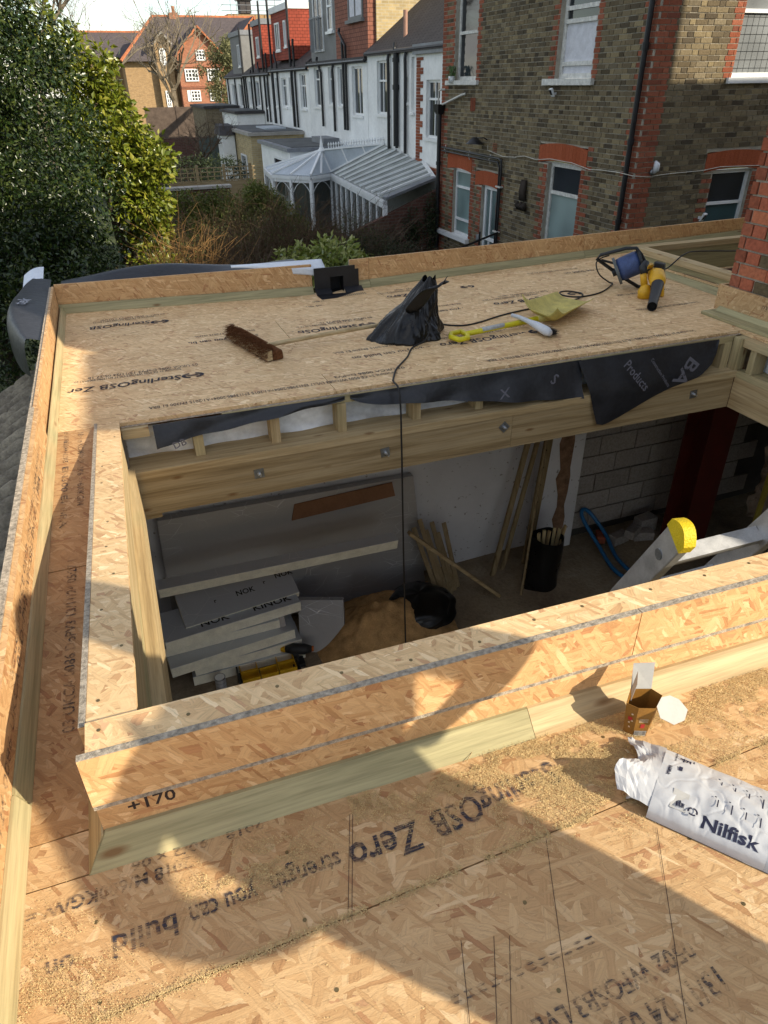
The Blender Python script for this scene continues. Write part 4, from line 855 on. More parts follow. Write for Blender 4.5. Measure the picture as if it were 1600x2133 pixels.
q = s(7.45, 5.8); ch = MB().box(q[0]-.5, q[0]+.5, 104.5, 105.5, q[1]-.4, q[1]+.35).build('chimney', M['bw_school'], sc); MB().tube([(q[0]+.1, 105, q[1]+.35), (q[0]+.1, 105, q[1]+1.0)], .18, 8).build('chimney_pot', M['ridge'], ch)
lw = thing('school_wing', 'lower dark roofed wing left of the red brick school', 'school', (5, 108, -3.2)); MB().box(1, 8.0, 106, 118, -3.2, 4.4).build('wall', M['bw_school_y'], lw)
MB().quad((.5, 105.5, 4.3), (8.5, 105.5, 4.3), (8.5, 112, 7.2), (.5, 112, 7.2)).build('roof', M['schoolroof'], lw); MB().bar((.5, 112, 7.25), (8.5, 112, 7.25), .25, .2).build('ridge', M['ridge'], lw)
cu = thing('roof_cupola', 'dark square cupola with scaffolding on the far roof', 'cupola', (23.3, 118, 8)); 
MB().box(20.5, 27, 116, 120, -3.2, 9.55).build('tower', M['bw_school_y'], cu); MB().box(22.5, 24.0, 117, 119, 9.7, 11.2).build('louvre_stage', M['slate'], cu); MB().box(22.2, 24.3, 116.7, 119.3, 11.2, 11.5).build('cap', M['lead'], cu); MB().tube([(23.25, 118, 11.5), (23.25, 118, 12.4)], [.9, .1], 8).build('dome', M['lead'], cu)
_k = MB()
for x in (20.9, 21.7, 24.7, 26.0, 27): _k.tube([(x, 115.5, 9), (x, 115.5, 12.3)], .045, 5)
for z in (9.9, 10.5, 11.1): _k.tube([(19.6, 115.5, z), (28, 115.5, z)], .045, 5)
_k.build('scaffold_pole', M['steel'], cu)
# ================================================================ vegetation
def leaves(n, blobs, size, shell=.55, droop=.3, bias=None, fold=.35, aspect=2.2, seed=1):
    """leaf-shaped folded quads spread through a set of ellipsoids: (cx,cy,cz,rx,ry,rz)"""
    g = np.random.default_rng(seed); vol = np.array([b[3]*b[4]*b[5] for b in blobs])**.8; idx = g.choice(len(blobs), n, p=vol/vol.sum())
    B = np.array(blobs)[idx]; d = g.normal(size=(n, 3)); d /= np.linalg.norm(d, axis=1)[:, None]
    r = 1-shell*g.random(n)**1.6
    lump = 1+.13*np.sin(d[:, 0]*9+B[:, 0]*5)*np.sin(d[:, 2]*8+B[:, 1]*3)+.09*np.sin(d[:, 1]*17+d[:, 2]*13)
    P = B[:, :3]+d*(r*lump)[:, None]*B[:, 3:]
    out = d*.8+g.normal(size=(n, 3))*.75; out[:, 2] -= droop; out /= np.linalg.norm(out, axis=1)[:, None]
    sd = np.cross(out, g.normal(size=(n, 3))); sd /= np.linalg.norm(sd, axis=1)[:, None]; nm = np.cross(sd, out)
    L = size*(.65+.7*g.random(n)); w = L/aspect
    a = P; t = P+out*L[:, None]; m = P+out*(L*.5)[:, None]
    l = m+sd*(w/2)[:, None]+nm*(w*fold/2)[:, None]; rr = m-sd*(w/2)[:, None]+nm*(w*fold/2)[:, None]
    V = np.stack([a, l, t, rr], 1).reshape(-1, 3); i = np.arange(n)*4
    F = np.concatenate([np.stack([i, i+1, i+2], 1), np.stack([i, i+2, i+3], 1)])
    return V, F
def branch_mesh(lines, n=5):
    k = MB()
    for pts, r0, r1 in lines:
        m = len(pts); k.tube(pts, [r0+(r1-r0)*i/(m-1) for i in range(m)], n, cap=False)
    return k
def grow(p, d, ln, r, depth, out, spread=.6, up=.15, g=random):
    pts = [Vector(p)]; dd = Vector(d).normalized()
    for i in range(4):
        dd = (dd+Vector((g.gauss(0, .14), g.gauss(0, .14), g.gauss(0, .10)+up*.12))).normalized(); pts.append(pts[-1]+dd*ln/4)
    out.append((pts, r, r*.6))
    if depth <= 0: return
    for i in range(g.choice((2, 3, 3, 4))):
        q = pts[g.choice((2, 3, 4, 4))]; nd = (dd+Vector((g.gauss(0, spread), g.gauss(0, spread), g.gauss(0, spread)*.8+up))).normalized()
        grow(q, nd, ln*g.uniform(.55, .85), r*.55, depth-1, out, spread, up, g)
bark = plain('tree_bark', (.075, .06, .045), .95, .08, 0, .3, 8, .6, 40); bark_pale = plain('pale_bark', (.17, .14, .10), .95, .08, 0, .3, 6, .5, 30)
def tree(name, lab, base, trunk_h, r, blobs, n, size, mat, group=None, seed=3, limbs=6, **kw):
    t = thing(name, lab, 'tree', base, group); ln = []; b = Vector(base)
    ln.append(([b, b+Vector((.05, .02, trunk_h*.5)), b+Vector((0, .05, trunk_h))], r, r*.6)); rg = random.Random(seed)
    for i in range(limbs):
        bb = rg.choice(blobs); c = Vector(bb[:3]); s_ = b+Vector((0, .05, trunk_h*rg.uniform(.45, 1))); m = (s_+c)/2+Vector((rg.uniform(-.2, .2), rg.uniform(-.2, .2), .1)); ln.append(([s_, m, c], r*.4, r*.12))
    branch_mesh(ln, 8).build('trunk', bark, t, smooth=True)
    V, F = leaves(n, blobs, size, seed=seed, **kw); npmesh('crown', V, F, mat, t); return t
M['holly'] = leaf_mat('holly_leaf', (.008, .018, .004), (.020, .040, .008), (.075, .095, .022), .30, .08, .42); M['laurel'] = leaf_mat('laurel_leaf', (.085, .12, .010), (.16, .19, .016), (.27, .26, .035), .32, .2)
M['yew'] = leaf_mat('dark_shrub_leaf', (.018, .030, .012), (.030, .046, .017), (.05, .065, .022), .5, .1, .3); M['olive'] = leaf_mat('olive_leaf', (.12, .125, .06), (.19, .19, .09), (.25, .235, .12), .6, .2, .2)
M['aucuba'] = leaf_mat('spotted_laurel_leaf', (.13, .17, .03), (.24, .28, .06), (.42, .42, .16), .35, .2); M['hedgeleaf'] = leaf_mat('hedge_leaf', (.05, .065, .02), (.075, .09, .025), (.11, .12, .04), .55, .15, .25)
def clump(blobs, n, r0, r1, seed, flat=.9):
    """break big ellipsoids into many small leafy clumps sitting on and in their surface"""
    g = np.random.default_rng(seed); out = []; B = np.array(blobs); w = (B[:, 3]*B[:, 4]*B[:, 5])**.67
    for i in g.choice(len(B), n, p=w/w.sum()):
        b = B[i]; d = g.normal(size=3); d /= np.linalg.norm(d); q = 1-.45*g.random()**2; r = g.uniform(r0, r1)
        out.append((*(b[:3]+d*q*b[3:]*.9), r, r, r*flat))
    return out
HB = [(-1.9, 11.8, .9, 2.1, 1.9, 2.4), (-.80, 11.2, .3, .95, .9, 1.4), (-.95, 11.6, 1.6, .85, .8, 1.0), (-.60, 10.9, -.9, .85, .8, 1.0), (-2.6, 10.6, -.9, 1.5, 1.2, 1.6), (-1.4, 10.2, -1.3, 1.2, .9, 1.2), (-.45, 11.6, -1.9, .8, .8, .9), (-3.2, 12.5, 2.2, 1.6, 1.4, 1.6), (-1.0, 12.2, 2.5, .8, .8, .8)]
tree('holly_tree', 'big dark glossy evergreen tree filling the upper left corner', (-1.9, 11.8, -3.2), 3.6, .16, clump(HB, 300, .20, .48, 5)+[(b[0], b[1], b[2], b[3]*.72, b[4]*.72, b[5]*.72) for b in HB], 125000, .064, M['holly'], seed=4, limbs=16, shell=.6)
LB = [(.20, 13.3, .8, .62, .7, .9), (.55, 13.0, .25, .50, .6, .65), (.05, 13.6, 1.6, .45, .5, .55), (.45, 12.9, -.45, .42, .5, .5), (-.35, 13.5, 1.8, .6, .6, .6), (.42, 12.7, -1.25, .36, .4, .5)]
tree('laurel_tree', 'sunlit yellow green broadleaf tree leaning out behind the dark evergreen', (.1, 13.4, -3.2), 3.3, .12, clump(LB, 70, .16, .34, 8), 11500, .105, M['laurel'], seed=9, limbs=14, shell=.75, aspect=2.0, fold=.5)
# twiggy winter shrubs
def twigs(name, lab, cx, cy, rx, ry, z0, h, n, mat, seed, cat='shrub', lean=.5, leaf=None, nl=0):
    t = thing(name, lab, cat, (cx, cy, z0), 'twiggy shrubs in the garden'); g = random.Random(seed); ln = []
    for i in range(n):
        a, q = g.uniform(0, 6.28), g.random()**.5; x, y = cx+math.cos(a)*q*rx, cy+math.sin(a)*q*ry
        hh = h*(1-.45*q*q)*g.uniform(.55, 1.05); dx, dy = g.gauss(0, .16)+lean*(x-cx)*.35, g.gauss(0, .16)+lean*(y-cy)*.3
        p0 = Vector((x, y, z0+g.uniform(0, .6)*h*.5)); p1 = p0+Vector((dx*.4, dy*.4, hh*.5)); p2 = p1+Vector((dx+g.gauss(0, .09), dy+g.gauss(0, .09), hh*.33)); p3 = p2+Vector((dx*.9+g.gauss(0, .14), dy+g.gauss(0, .14), hh*.14+g.gauss(0, .05)))
        r = g.uniform(.003, .0065); ln.append(([p0, p1, p2, p3], r*1.3, r*.45))
        for b in range(2):
            s_ = p1.lerp(p2, g.random()); ln.append(([s_, s_+Vector((g.gauss(0, .13), g.gauss(0, .13), g.uniform(.05, .22))), s_+Vector((g.gauss(0, .24), g.gauss(0, .24), g.uniform(.1, .38)))], r*.7, r*.3))
    branch_mesh(ln, 3).build('stems', mat, t)
    if leaf:
        V, F = leaves(nl, [(cx, cy, z0+h*.62, rx*.95, ry*.95, h*.36)], .045, shell=.9, seed=seed); npmesh('leaves', V, F, leaf, t)
tw_orange = plain('orange_winter_stem', (.30, .17, .065), .8, .15, 0, .35, 9); tw_brown = plain('brown_winter_stem', (.10, .066, .04), .85, .1, 0, .35, 9); tw_grey = plain('grey_brown_stem', (.10, .072, .05), .9, .1, 0, .35, 9)
twigs('twiggy_shrub', 'sunlit orange stemmed shrub at the foot of the evergreen tree', 1.0, 12.0, .5, .6, -3.2, 2.6, 480, tw_orange, 3, leaf=M['hedgeleaf'], nl=1500)
twigs('twiggy_shrub', 'brown twiggy shrub in front of the conservatory windows', 3.0, 13.8, 1.0, .9, -3.2, 2.6, 1100, tw_brown, 5, leaf=M['hedgeleaf'], nl=5000)
twigs('twiggy_shrub', 'bare grey brown shrub nearest the parapet in the shade', 2.1, 11.4, .85, .8, -3.2, 2.25, 800, tw_grey, 6, leaf=M['hedgeleaf'], nl=2500)
twigs('twiggy_shrub', 'bare brown shrub before the lean-to', 4.4, 13.9, 1.0, .9, -3.2, 2.4, 900, tw_grey, 8, leaf=M['hedgeleaf'], nl=4000)
twigs('twiggy_shrub', 'grey twigs climbing over the hedge below the trellis', 2.2, 15.6, .95, .7, -3.2, 2.35, 500, tw_brown, 12, leaf=M['hedgeleaf'], nl=2500)
M['hedgelit'] = leaf_mat('box_hedge_leaf_sunlit', (.075, .10, .02), (.12, .145, .03), (.19, .20, .05), .5, .15, .25)  # leaf colour brightened to stand for sunlight on the clipped hedge
def shrub(name, lab, base, blobs, n, size, mat, seed, cat='shrub', **kw):
    t = thing(name, lab, cat, base); b = Vector(base); ln = []; g = random.Random(seed)
    for i in range(7): c = Vector(g.choice(blobs)[:3]); ln.append(([b+Vector((g.uniform(-.2, .2), g.uniform(-.2, .2), 0)), (b+c)/2, c], .025, .008))
    branch_mesh(ln, 5).build('stem', bark, t); V, F = leaves(n, blobs, size, seed=seed, **kw); npmesh('foliage', V, F, mat, t)
shrub('spotted_laurel', 'rounded bright spotted laurel bush just beyond the roof outlet', (3.05, 11.1, -3.2), [(2.72, 11.0, -1.32, .50, .5, .58), (3.2, 11.1, -1.24, .55, .5, .55), (3.62, 11.2, -1.45, .42, .4, .52)], 5200, .11, M['aucuba'], 2, aspect=2.4)
shrub('evergreen_shrub', 'dark feathery evergreen shrub beside the ivy wall', (4.9, 13.2, -3.2), [(4.6, 13.3, -1.7, .7, .6, .65), (5.25, 13.4, -1.85, .6, .6, .6)], 9000, .05, M['yew'], 5, aspect=4)
shrub('clipped_hedge', 'clipped box hedge with rounded top in front of the pale capped wall', (2.3, 18.2, -3.2), clump([(1.7, 18.0, -1.55, .75, .5, .8), (2.4, 18.0, -1.6, .75, .5, .8), (3.3, 17.7, -1.40, .85, .6, .8), (3.9, 17.6, -1.65, .55, .6, .8)], 120, .16, .30, 3), 34000, .062, M['hedgelit'], 6, 'hedge', shell=.5)
shrub('ivy_patch', 'ivy growing up the dark brick wall by the drainpipe', (7.5, 17.4, -3.2), [(7.72, 17.45, -1.7, .2, .12, .8), (7.2, 17.40, -1.9, .3, .10, .6), (6.6, 17.34, -2.2, .25, .1, .5)], 2600, .06, M['yew'], 7, 'ivy', shell=.9)
shrub('laurel_hedge', 'dark laurel hedge in the shade behind the trellis', (3.4, 26, -3.2), [(2.8, 26, -1.2, .9, .5, .65), (3.8, 26, -1.25, .9, .5, .65)], 5000, .08, M['yew'], 8, 'hedge', shell=.35)
def bare(name, lab, base, h, r, depth, seed, mat, spread=.6, up=.15, start=None):
    t = thing(name, lab, 'tree', base, 'bare winter trees'); g = random.Random(seed); out = []; b = Vector(base)
    out.append(([b, b+Vector((.05, 0, h*.5)), b+Vector((0, .1, h))], r, r*.75))
    for i in range(6): a = i*1.05+g.random(); grow(b+Vector((0, .1, h*g.uniform(.75, 1.0))), (math.cos(a)*.8, math.sin(a)*.8, .75), h*.55, r*.5, depth, out, spread, up, g)
    branch_mesh(out, 4).build('branches', mat, t)
bare('bare_tree', 'tall bare tree with long spreading branches at the top left', (-2.2, 44, -3.2), 6.4, .30, 5, 21, bark_pale, .5, .05)
bare('bare_tree', 'bare pollarded tree standing before the school wall', (5.7, 56, -3.2), 4.6, .24, 4, 5, bark_pale, .5, .2)
bare('bare_tree', 'thin bare tree rising left of the school roof', (2.2, 70, -3.2), 6.0, .16, 5, 15, bark_pale, .55, .12)
bare('bare_tree', 'small dark bare tree in the shaded garden below the school', (4.6, 36, -3.2), 1.7, .10, 4, 8, tw_grey, .6, .1)
OB = [(a*1.5, 60+b, 1.388+(c-1.388)*1.5, d*1.5, d*1.2, e*1.5) for a, b, c, d, e in ((6.75, 0, 2.5, .95, .9), (6.0, .3, 1.7, .7, .7), (7.3, -.3, 1.5, .6, .8), (6.6, 0, .75, .7, .7), (7.15, 0, 2.9, .5, .5))]
tree('olive_tree', 'grey green airy tree in front of the red school gable', (10.0, 60, -3.2), 3.6, .16, clump(OB, 60, .3, .7, 12), 9000, .20, M['olive'], seed=31, limbs=16, shell=.95, aspect=3.0)
# ================================================================ tiled roof next door, left
from mathutils import noise as mn0
til = thing('tiled_lean_to_roof', 'weathered roll tiled roof beside the left parapet', 'roof', (-.9, 3, -.4))
n_ = NT('lichen_tile'); p_ = n_.pos(); a_ = n_.noise(p_, 9, 5, .7); b_ = n_.noise(p_, 60, 3, .7)
n_.set(n_.mix(.6, n_.ramp(a_, (.3, (.12, .10, .08)), (.5, (.22, .19, .145)), (.7, (.34, .295, .22))), n_.ramp(b_, (.3, G3(.6)), (.65, G3(1.15))), 'MULTIPLY'), .95, .08); n_.bump(n_.math('ADD', a_, b_), .7, .01); M['oldtile'] = n_.m
for i in range(34):
    y = -.4+i*.155
    def tl(u, v, y=y): x = -.50-.42*u; return (x, y+.100*v-.02*u, -.13-.24*u+.075*abs(math.sin(math.pi*v))**.6+.006*mn0.noise(Vector((u*14, i*3.1, v*2)))-(.012 if (u*3) % 1 < .06 else 0))
    MB().grid(tl, 24, 14).build('tile_row', M['oldtile'], til, smooth=True)
MB().quad((-.49, -.4, -.115), (-.93, -.4, -.365), (-.93, 4.9, -.365), (-.49, 4.9, -.115)).build('shade_underlay', plain('shaded_tile_pan', (.075, .065, .05), .95, .05, 0, .4, 12, .5, 60), til)  # dark sheet below the rolls stands for the shade between them
MB().hexa([(-.90, -.4, -3.2), (-.62, -.4, -3.2), (-.62, 4.9, -3.2), (-.9, 4.9, -3.2)], [(-.9, -.4, -.32), (-.62, -.4, -.2), (-.62, 4.9, -.2), (-.9, 4.9, -.32)]).build('wall', M['bw_dark'], til)
# ================================================================ membranes
def sheet_poly(name, fn, nu, nv, mat, lab, cat='sheet', back=None):
    o = MB().grid(fn, nu, nv).build(name, mat, None, smooth=True); tag(o, lab, cat); return o
# hanging black damp-proof membrane along the deck edge: lower edge given as (x, z)
low = [(0.0, -.13), (.02, -.125), (.25, -.10), (.50, -.075), (.80, -.055), (.98, -.045), (1.0, -.03), (1.02, -.045), (1.07, -.065), (1.26, -.095), (1.45, -.115), (1.75, -.150), (2.06, -.195), (2.46, -.235)]
low2 = [(2.555, -.412), (2.60, -.424), (2.64, -.415), (2.86, -.343), (3.09, -.262), (3.27, -.214), (3.38, -.15), (3.43, -.09), (3.455, -.03)]
def lowz(x):
    for (a, za), (b, zb_) in zip(low, low[1:]):
        if a <= x <= b: return za+(zb_-za)*(x-a)/max(b-a, 1e-6)
    return -.03
def mem(x0, x1):
    def f(u, v):
        x = x0+(x1-x0)*u; z = -.020+(lowz(x)+.020)*v; d = abs(z)
        return (x, 3.30-.09*min(d*4, 1)*(v**.6)-.012*math.sin(x*9+v*3)*v-.008*math.sin(x*23)*v, z)
    return f
hm = thing('hanging_membrane', 'torn black damp proof membrane hanging from the edge of the deck over the opening', 'sheet', (1.8, 3.25, -.1))
def mem2(u, v):
    k = u*(len(low2)-1); i = min(int(k), len(low2)-2); t = k-i; bx_, bz_ = low2[i][0]+(low2[i+1][0]-low2[i][0])*t, low2[i][1]+(low2[i+1][1]-low2[i][1])*t
    tx = 2.423+1.04*((bx_-2.555)/.90); x = tx+(bx_-tx)*v; z = -.020+(bz_+.020)*v
    return (x, 3.30-.088*min(abs(z)*5, 1)-.012*math.sin(x*9+v*3)*v, z)
MB().grid(mem2, 64, 10).build('sheet', M['black_sheet'], hm, smooth=True)
for a, b in ((0.0, .985), (1.015, 2.45)): MB().grid(mem(a, b), 60, 8).build('sheet', M['black_sheet'], hm, smooth=True)
M['greyprint'] = ink_mat('grey_membrane_print', (.16, .16, .19), .62)
lettering('BA', (3.16, 3.183, -.05), (-.30, 0, -.42), (.8, 0, -.55), .15, M['greyprint'], hm); lettering('Products', (2.66, 3.178, -.045), (.30, 0, -.30), (.7, 0, .7), .075, M['greyprint'], hm); lettering('Construction Products', (2.86, 3.185, -.04), (.28, 0, -.32), (.7, 0, .7), .028, M['greyprint'], hm)
lettering('X', (1.86, 3.188, -.135), (1, 0, .1), (-.1, 0, 1), .085, M['greyprint'], hm); lettering('S', (2.18, 3.20, -.085), (.8, 0, -.5), (.5, 0, .8), .085, M['greyprint'], hm); lettering('DB', (.08, 3.19, -.115), (.9, 0, .25), (-.25, 0, .9), .05, M['greyprint'], hm)
# sheet thrown over the back parapet, white underside showing at its right end
bs = thing('draped_membrane', 'long black membrane lying over the back parapet with a white curled end', 'sheet', (.5, 5.6, .1))
def bsf(u, v):
    x = -.42+1.75*u; w = math.sin(math.pi*min(u*1.1+.08, 1))
    return (x, 5.562+.30*v+.03*math.sin(x*6), .175+.055*w*min(v*2.5, 1)+.012*math.sin(x*5+1)*v-.35*max(0, v-.5))
MB().grid(bsf, 40, 12).build('sheet', M['black_sheet'], bs, smooth=True)
def wsf(u, v):
    x = .80+.72*u; k = u**1.3
    return (x+.03*v*u, 5.575-.075*min(v*2, 1)*(.25+.75*u), .208-.012*u-(.015+.125*k)*v+.006*math.sin(u*9)*v)
MB().grid(wsf, 24, 8).build('folded_end', M['white_sheet'], bs, smooth=True, solid=.002)
ls = thing('bulging_membrane', 'dark grey membrane bulging over the corner of the left parapet with a white fold', 'sheet', (-.75, 4.9, .0))
def lsf(u, v):
    y = 4.30+1.55*u; prof = math.sin(math.pi*(.05+.80*u))**.6; wd = .03+.21*prof
    return (-.496-wd*math.sin(min(v*1.9, 1.57))-.02*v*prof, y+.03*math.sin(v*5)*prof, .165+.035*math.sin(v*3.1)*prof-.20*max(0, v-.45)**1.3*2.2+.014*math.sin(u*13+v*3)*v+.02*math.sin(u*5)*v)
MB().grid(lsf, 30, 14).build('sheet', plain('dark_grey_membrane', (.022, .023, .028), .42, .4, 0, .3, 4, .6, 14), ls, smooth=True)
MB().grid(lambda u, v: (-.55-.14*v, 5.84+.30*u-.12*v, .17+.035*u-.03*v+.02*math.sin(v*3)), 8, 6).build('white_fold', M['white_sheet'], ls, smooth=True)
lettering('tek', (-.62, 5.0, .205), (.25, .9, .0), (-.8, .2, .15), .10, ink_mat('pale_membrane_print', (.35, .36, .40), .6), ls)
for y, h in ((4.02, .10), (3.55, .10), (2.78, .16)):
    MB().grid(lambda u, v, y=y, h=h: (-.50-.035*math.sin(v*3)-.015*u, y+.10*h*10*u, .12-h*v+.02*math.sin(u*5)), 6, 6).build('loose_edge', M['black_sheet'], ls, smooth=True)
# ================================================================ rainwater outlet
ro = thing('roof_outlet', 'black moulded corner outlet with a square hole in the back parapet', 'outlet', (1.6, 5.4, -.05))
zz = -.052
def plate(k, pts, th, d): k.hexa([Vector(p) for p in pts], [Vector(p)+Vector(d)*th for p in pts]); return k
x0, x1, hx0, hx1 = 1.425, 1.795, 1.555, 1.665; yb = 5.468
fr = MB()
fr.box(x0+.0, hx0, yb, yb+.008, zz+.035, .150); fr.box(hx1, x1-.03, yb, yb+.008, zz+.035, .150); fr.box(hx0, hx1, yb, yb+.008, .075, .150)
fr.box(x1-.0299, x1, yb, yb+.008, zz+.035, .120); fr.build('back_flange', M['blackplastic'], ro)
MB().hexa([(x0, yb-.001, zz+.034), (hx0, yb-.001, zz+.034), (hx0, 5.41, zz+.006), (x0, 5.41, zz+.006)], [(x0, yb-.001, zz+.040), (hx0, yb-.001, zz+.040), (hx0, 5.405, zz+.012), (x0, 5.405, zz+.012)]).build('cant_strip', M['blackplastic'], ro)
MB().hexa([(hx1, yb-.001, zz+.034), (x1+.02, yb-.001, zz+.034), (x1+.02, 5.41, zz+.006), (hx1, 5.41, zz+.006)], [(hx1, yb-.001, zz+.040), (x1+.02, yb-.001, zz+.040), (x1+.02, 5.405, zz+.012), (hx1, 5.405, zz+.012)]).build('cant_strip', M['blackplastic'], ro)
MB().box(x0-.0, x1+.045, 5.27, 5.412, zz+.001, zz+.010).build('deck_flange', M['blackplastic'], ro, bevel=.004)
MB().box(hx0, hx1, yb+.1, yb+.11, zz+.0, .075).box(hx0-.006, hx0-.0005, yb+.009, yb+.1, zz, .075).box(hx1+.0005, hx1+.006, yb+.009, yb+.1, zz, .075).box(hx0, hx1, yb+.009, yb+.1, .0755, .08).box(hx0, hx1, 5.413, yb+.1, zz+.001, zz+.006).build('spout', plain('outlet_inside', (.006, .006, .007), .6), ro)
_k = MB()
for i in range(22): x = x0+.02+i*.0165; _k.bar((x, 5.29, zz+.0115), (x+.008, 5.345, zz+.0115), .005, .004)
_k.build('grip_ribs', plain('black_rib', (.03, .03, .034), .4), ro)
# ================================================================ printing on the boards
MI, MD = ink_mat('far_board_print', (.03, .034, .05), .60), ink_mat('far_board_dots', (.04, .043, .055), .56)
NX, PY = (-1, 0, 0), (0, -1, 0)
def row(x, y, bd, parts, z=.0022, size=.055):
    pass
def pr(s_, x, y, size, length, bd, mat=None, z=None, **kw):
    """upside-down print as seen from here: reads towards -X, letters' tops towards -Y"""
    zz_ = (dip(x-(length or 0)/2, y)+.0024) if z is None else z
    return lettering(s_, (x, y, zz_), NX, PY, size, mat or MI, bd, length=length, **kw)
def emblem(x, y, bd, r=.042):
    k = MB(); z = dip(x, y)+.0024; n = 20
    for i in range(n):
        if i in (4, 5, 14, 15): continue
        a, b = 2*math.pi*i/n, 2*math.pi*(i+1)/n
        k.quad((x+r*1.5*math.cos(a), y+r*math.sin(a), z), (x+r*1.5*math.cos(b), y+r*math.sin(b), z), (x+r*.95*math.cos(b), y+r*.55*math.sin(b), z), (x+r*.95*math.cos(a), y+r*.55*math.sin(a), z))
    k.quad((x-r*.6, y-r*.16, z), (x+r*.9, y-r*.16, z), (x+r*.6, y+r*.2, z), (x-r*.9, y+r*.2, z)); k.build('printed_emblem', MI, bd)
D1 = '03 UKCA 0086 DoPV3 13/11/24 05:27 18mm'; D2 = 'Structural 2+ CE 0502 WFOSB3 LVL17 EN13986:2004+A1:2015'; D3 = 'EN13986:2004+A1:2015 EN300 E1 BBA'
bA = [b for b in far]
def full(x, y, tail=True, part='', bd=None):
    """one run of the board's print starting at x"""
    bd = bd or far[0]
    emblem(x-.03, y-.025, bd); pr('SterlingOSB Zero', x-.10, y, .100, .62, bd, shear=.12, bold=.02)
    if tail: pr('strength you can build on', x-.78, y+.01, .070, .58, bd)
    pr(D1, x+.06, y+.150, .050, .66, bd, MD); pr(D2, x-.02, y+.105, .042, .74, bd, MD)
    if tail: pr(D3, x-.78, y+.13, .044, .50, bd, MD)
pr('SterlingOSB Zer', .13, 5.085, .10, .55, far[-3], shear=.12); emblem(.19, 5.06, far[-3]); pr(D1, .24, 5.24, .048, .62, far[-3], MD); pr(D2, .16, 5.195, .042, .56, far[-3], MD)
pr('SterlingOSB Zer', .21, 3.90, .10, .60, far[3], shear=.12); emblem(.27, 3.875, far[3]); pr(D1, .32, 4.06, .050, .66, far[3], MD); pr(D2, .22, 4.015, .042, .60, far[3], MD)
full(1.55, 4.50, True, bd=far[5]); full(2.62, 5.12, True, bd=far[-2]); full(2.50, 3.86, False, bd=far[3]); full(3.25, 4.56, True, bd=far[6])
pr('strength you can build on', 1.78, 3.84, .070, .58, far[3]); pr(D3, 1.72, 3.97, .044, .60, far[3], MD)
pr(D2+' '+D3, 1.35, 3.49, .050, 1.35, far[0], MD); pr('03 UKCA 0086 DoPV3', 1.42, 3.55, .046, .42, far[0], MD); pr(D2+' '+D3, 3.4, 3.46, .050, 1.5, far[1], MD)
pr(D3, 1.85, 5.26, .044, .7, far[-3], MD); pr(D3, 4.05, 4.35, .044, .6, far[6], MD); pr('strength you can build on', 4.1, 5.1, .07, .62, far[-1]); pr(D2, 4.0, 5.22, .044, .8, far[-1], MD); pr(D2, 4.05, 3.98, .044, .7, far[4], MD)
MI, MD = M['ink'], M['ink_dot']
# near deck: the big run that passes under the upstand, and the lines at the lower right
def prn(s_, p, q, size, bd, mat=None, shear=0.0, bold=0):
    a, b = Vector((*p, .0024)), Vector((*q, .0024)); ux = (b-a).normalized(); uy = Vector((-ux.y, ux.x, 0))
    return lettering(s_, a, ux, uy, size, mat or MI, bd, length=(b-a).length, shear=shear)
nb = near
prn('SterlingOSB', (.735, .895), (.405, .868), .092, nb[10], shear=.1); prn('Zero', (.375, .864), (.215, .858), .096, nb[10], shear=.1)
prn('strength', (.195, .856), (.045, .852), .062, nb[10]); prn('you can', (.015, .851), (-.118, .846), .062, nb[10]); prn('build', (-.14, .846), (-.262, .842), .064, nb[10]); prn('on', (-.33, .838), (-.38, .836), .052, nb[10])
prn('2018  -90/2 x 06', (.06, .985), (-.22, .985), .030, nb[8], MD); prn('2018 M/600KG/W =', (-.10, .955), (-.42, .952), .042, nb[8], MD)
prn('13/11/24 05:24 18mm KOMO', (.78, .395), (.20, .372), .060, nb[8], MD); prn('0502 WFOSB3 LVL EN13986', (.76, .452), (.24, .43), .048, nb[8], MD); prn('SterlingOSB Zero', (1.2, .21), (.505, .205), .085, nb[8], shear=.1)
prn('::::::::::::', (.60, .52), (.30, .52), .03, nb[8], MD)
# left strip: two runs reading up and down the board
def pry(s_, x, y, up, size, length, bd, mat=MD, z=.0024):
    return lettering(s_, (x, y, z), (0, 1 if up else -1, 0), (-1 if up else 1, 0, 0), size, mat, bd, length=length)
pry('03 UKCA 0086 DoPV3 13/11/24 05:27 1', -.335, 1.40, True, .042, .80, st1); pry('Structural 2+ CE 0502 WFOSB3', -.285, 1.50, True, .030, .62, st1)
pry('EN300 E1 BBA', -.395, 2.95, False, .034, .52, st2); pry('EN13986:2004+A1:2015', -.395, 3.32, False, .030, .33, st2); pry('18mm KOMO 0862/06 =>600KG/M', -.335, 3.30, False, .036, .72, st2)
def prx(s_, y, z, size, length, par_, mat=MD): return lettering(s_, (-.4512, y, z), (0, 1, 0), (0, 0, 1), size, mat, par_, length=length)
prx('13/11/24 0086 UKCA 03 DoPV3 WFOSB3 EN300 E1 BBA 18mm', .9, .085, .042, 2.0, lp); prx('Structural CE 0502 EN13986:2004 600KG', 1.5, .125, .034, 1.4, lp)
lettering('03 UKCA 0086', (3.8255, 3.36, .105), (0, -1, 0), (0, 0, 1), .048, MD, wb); lettering('SE 0502', (3.8255, 3.22, .055), (0, -1, 0), (0, 0, 1), .042, MD, wb)
lettering('+170', (-.205, KY(-.2)+.0178, .085), (1, -.02, .02), (0, 0, 1), .048, M['pen'], kb, name='handwritten_mark')
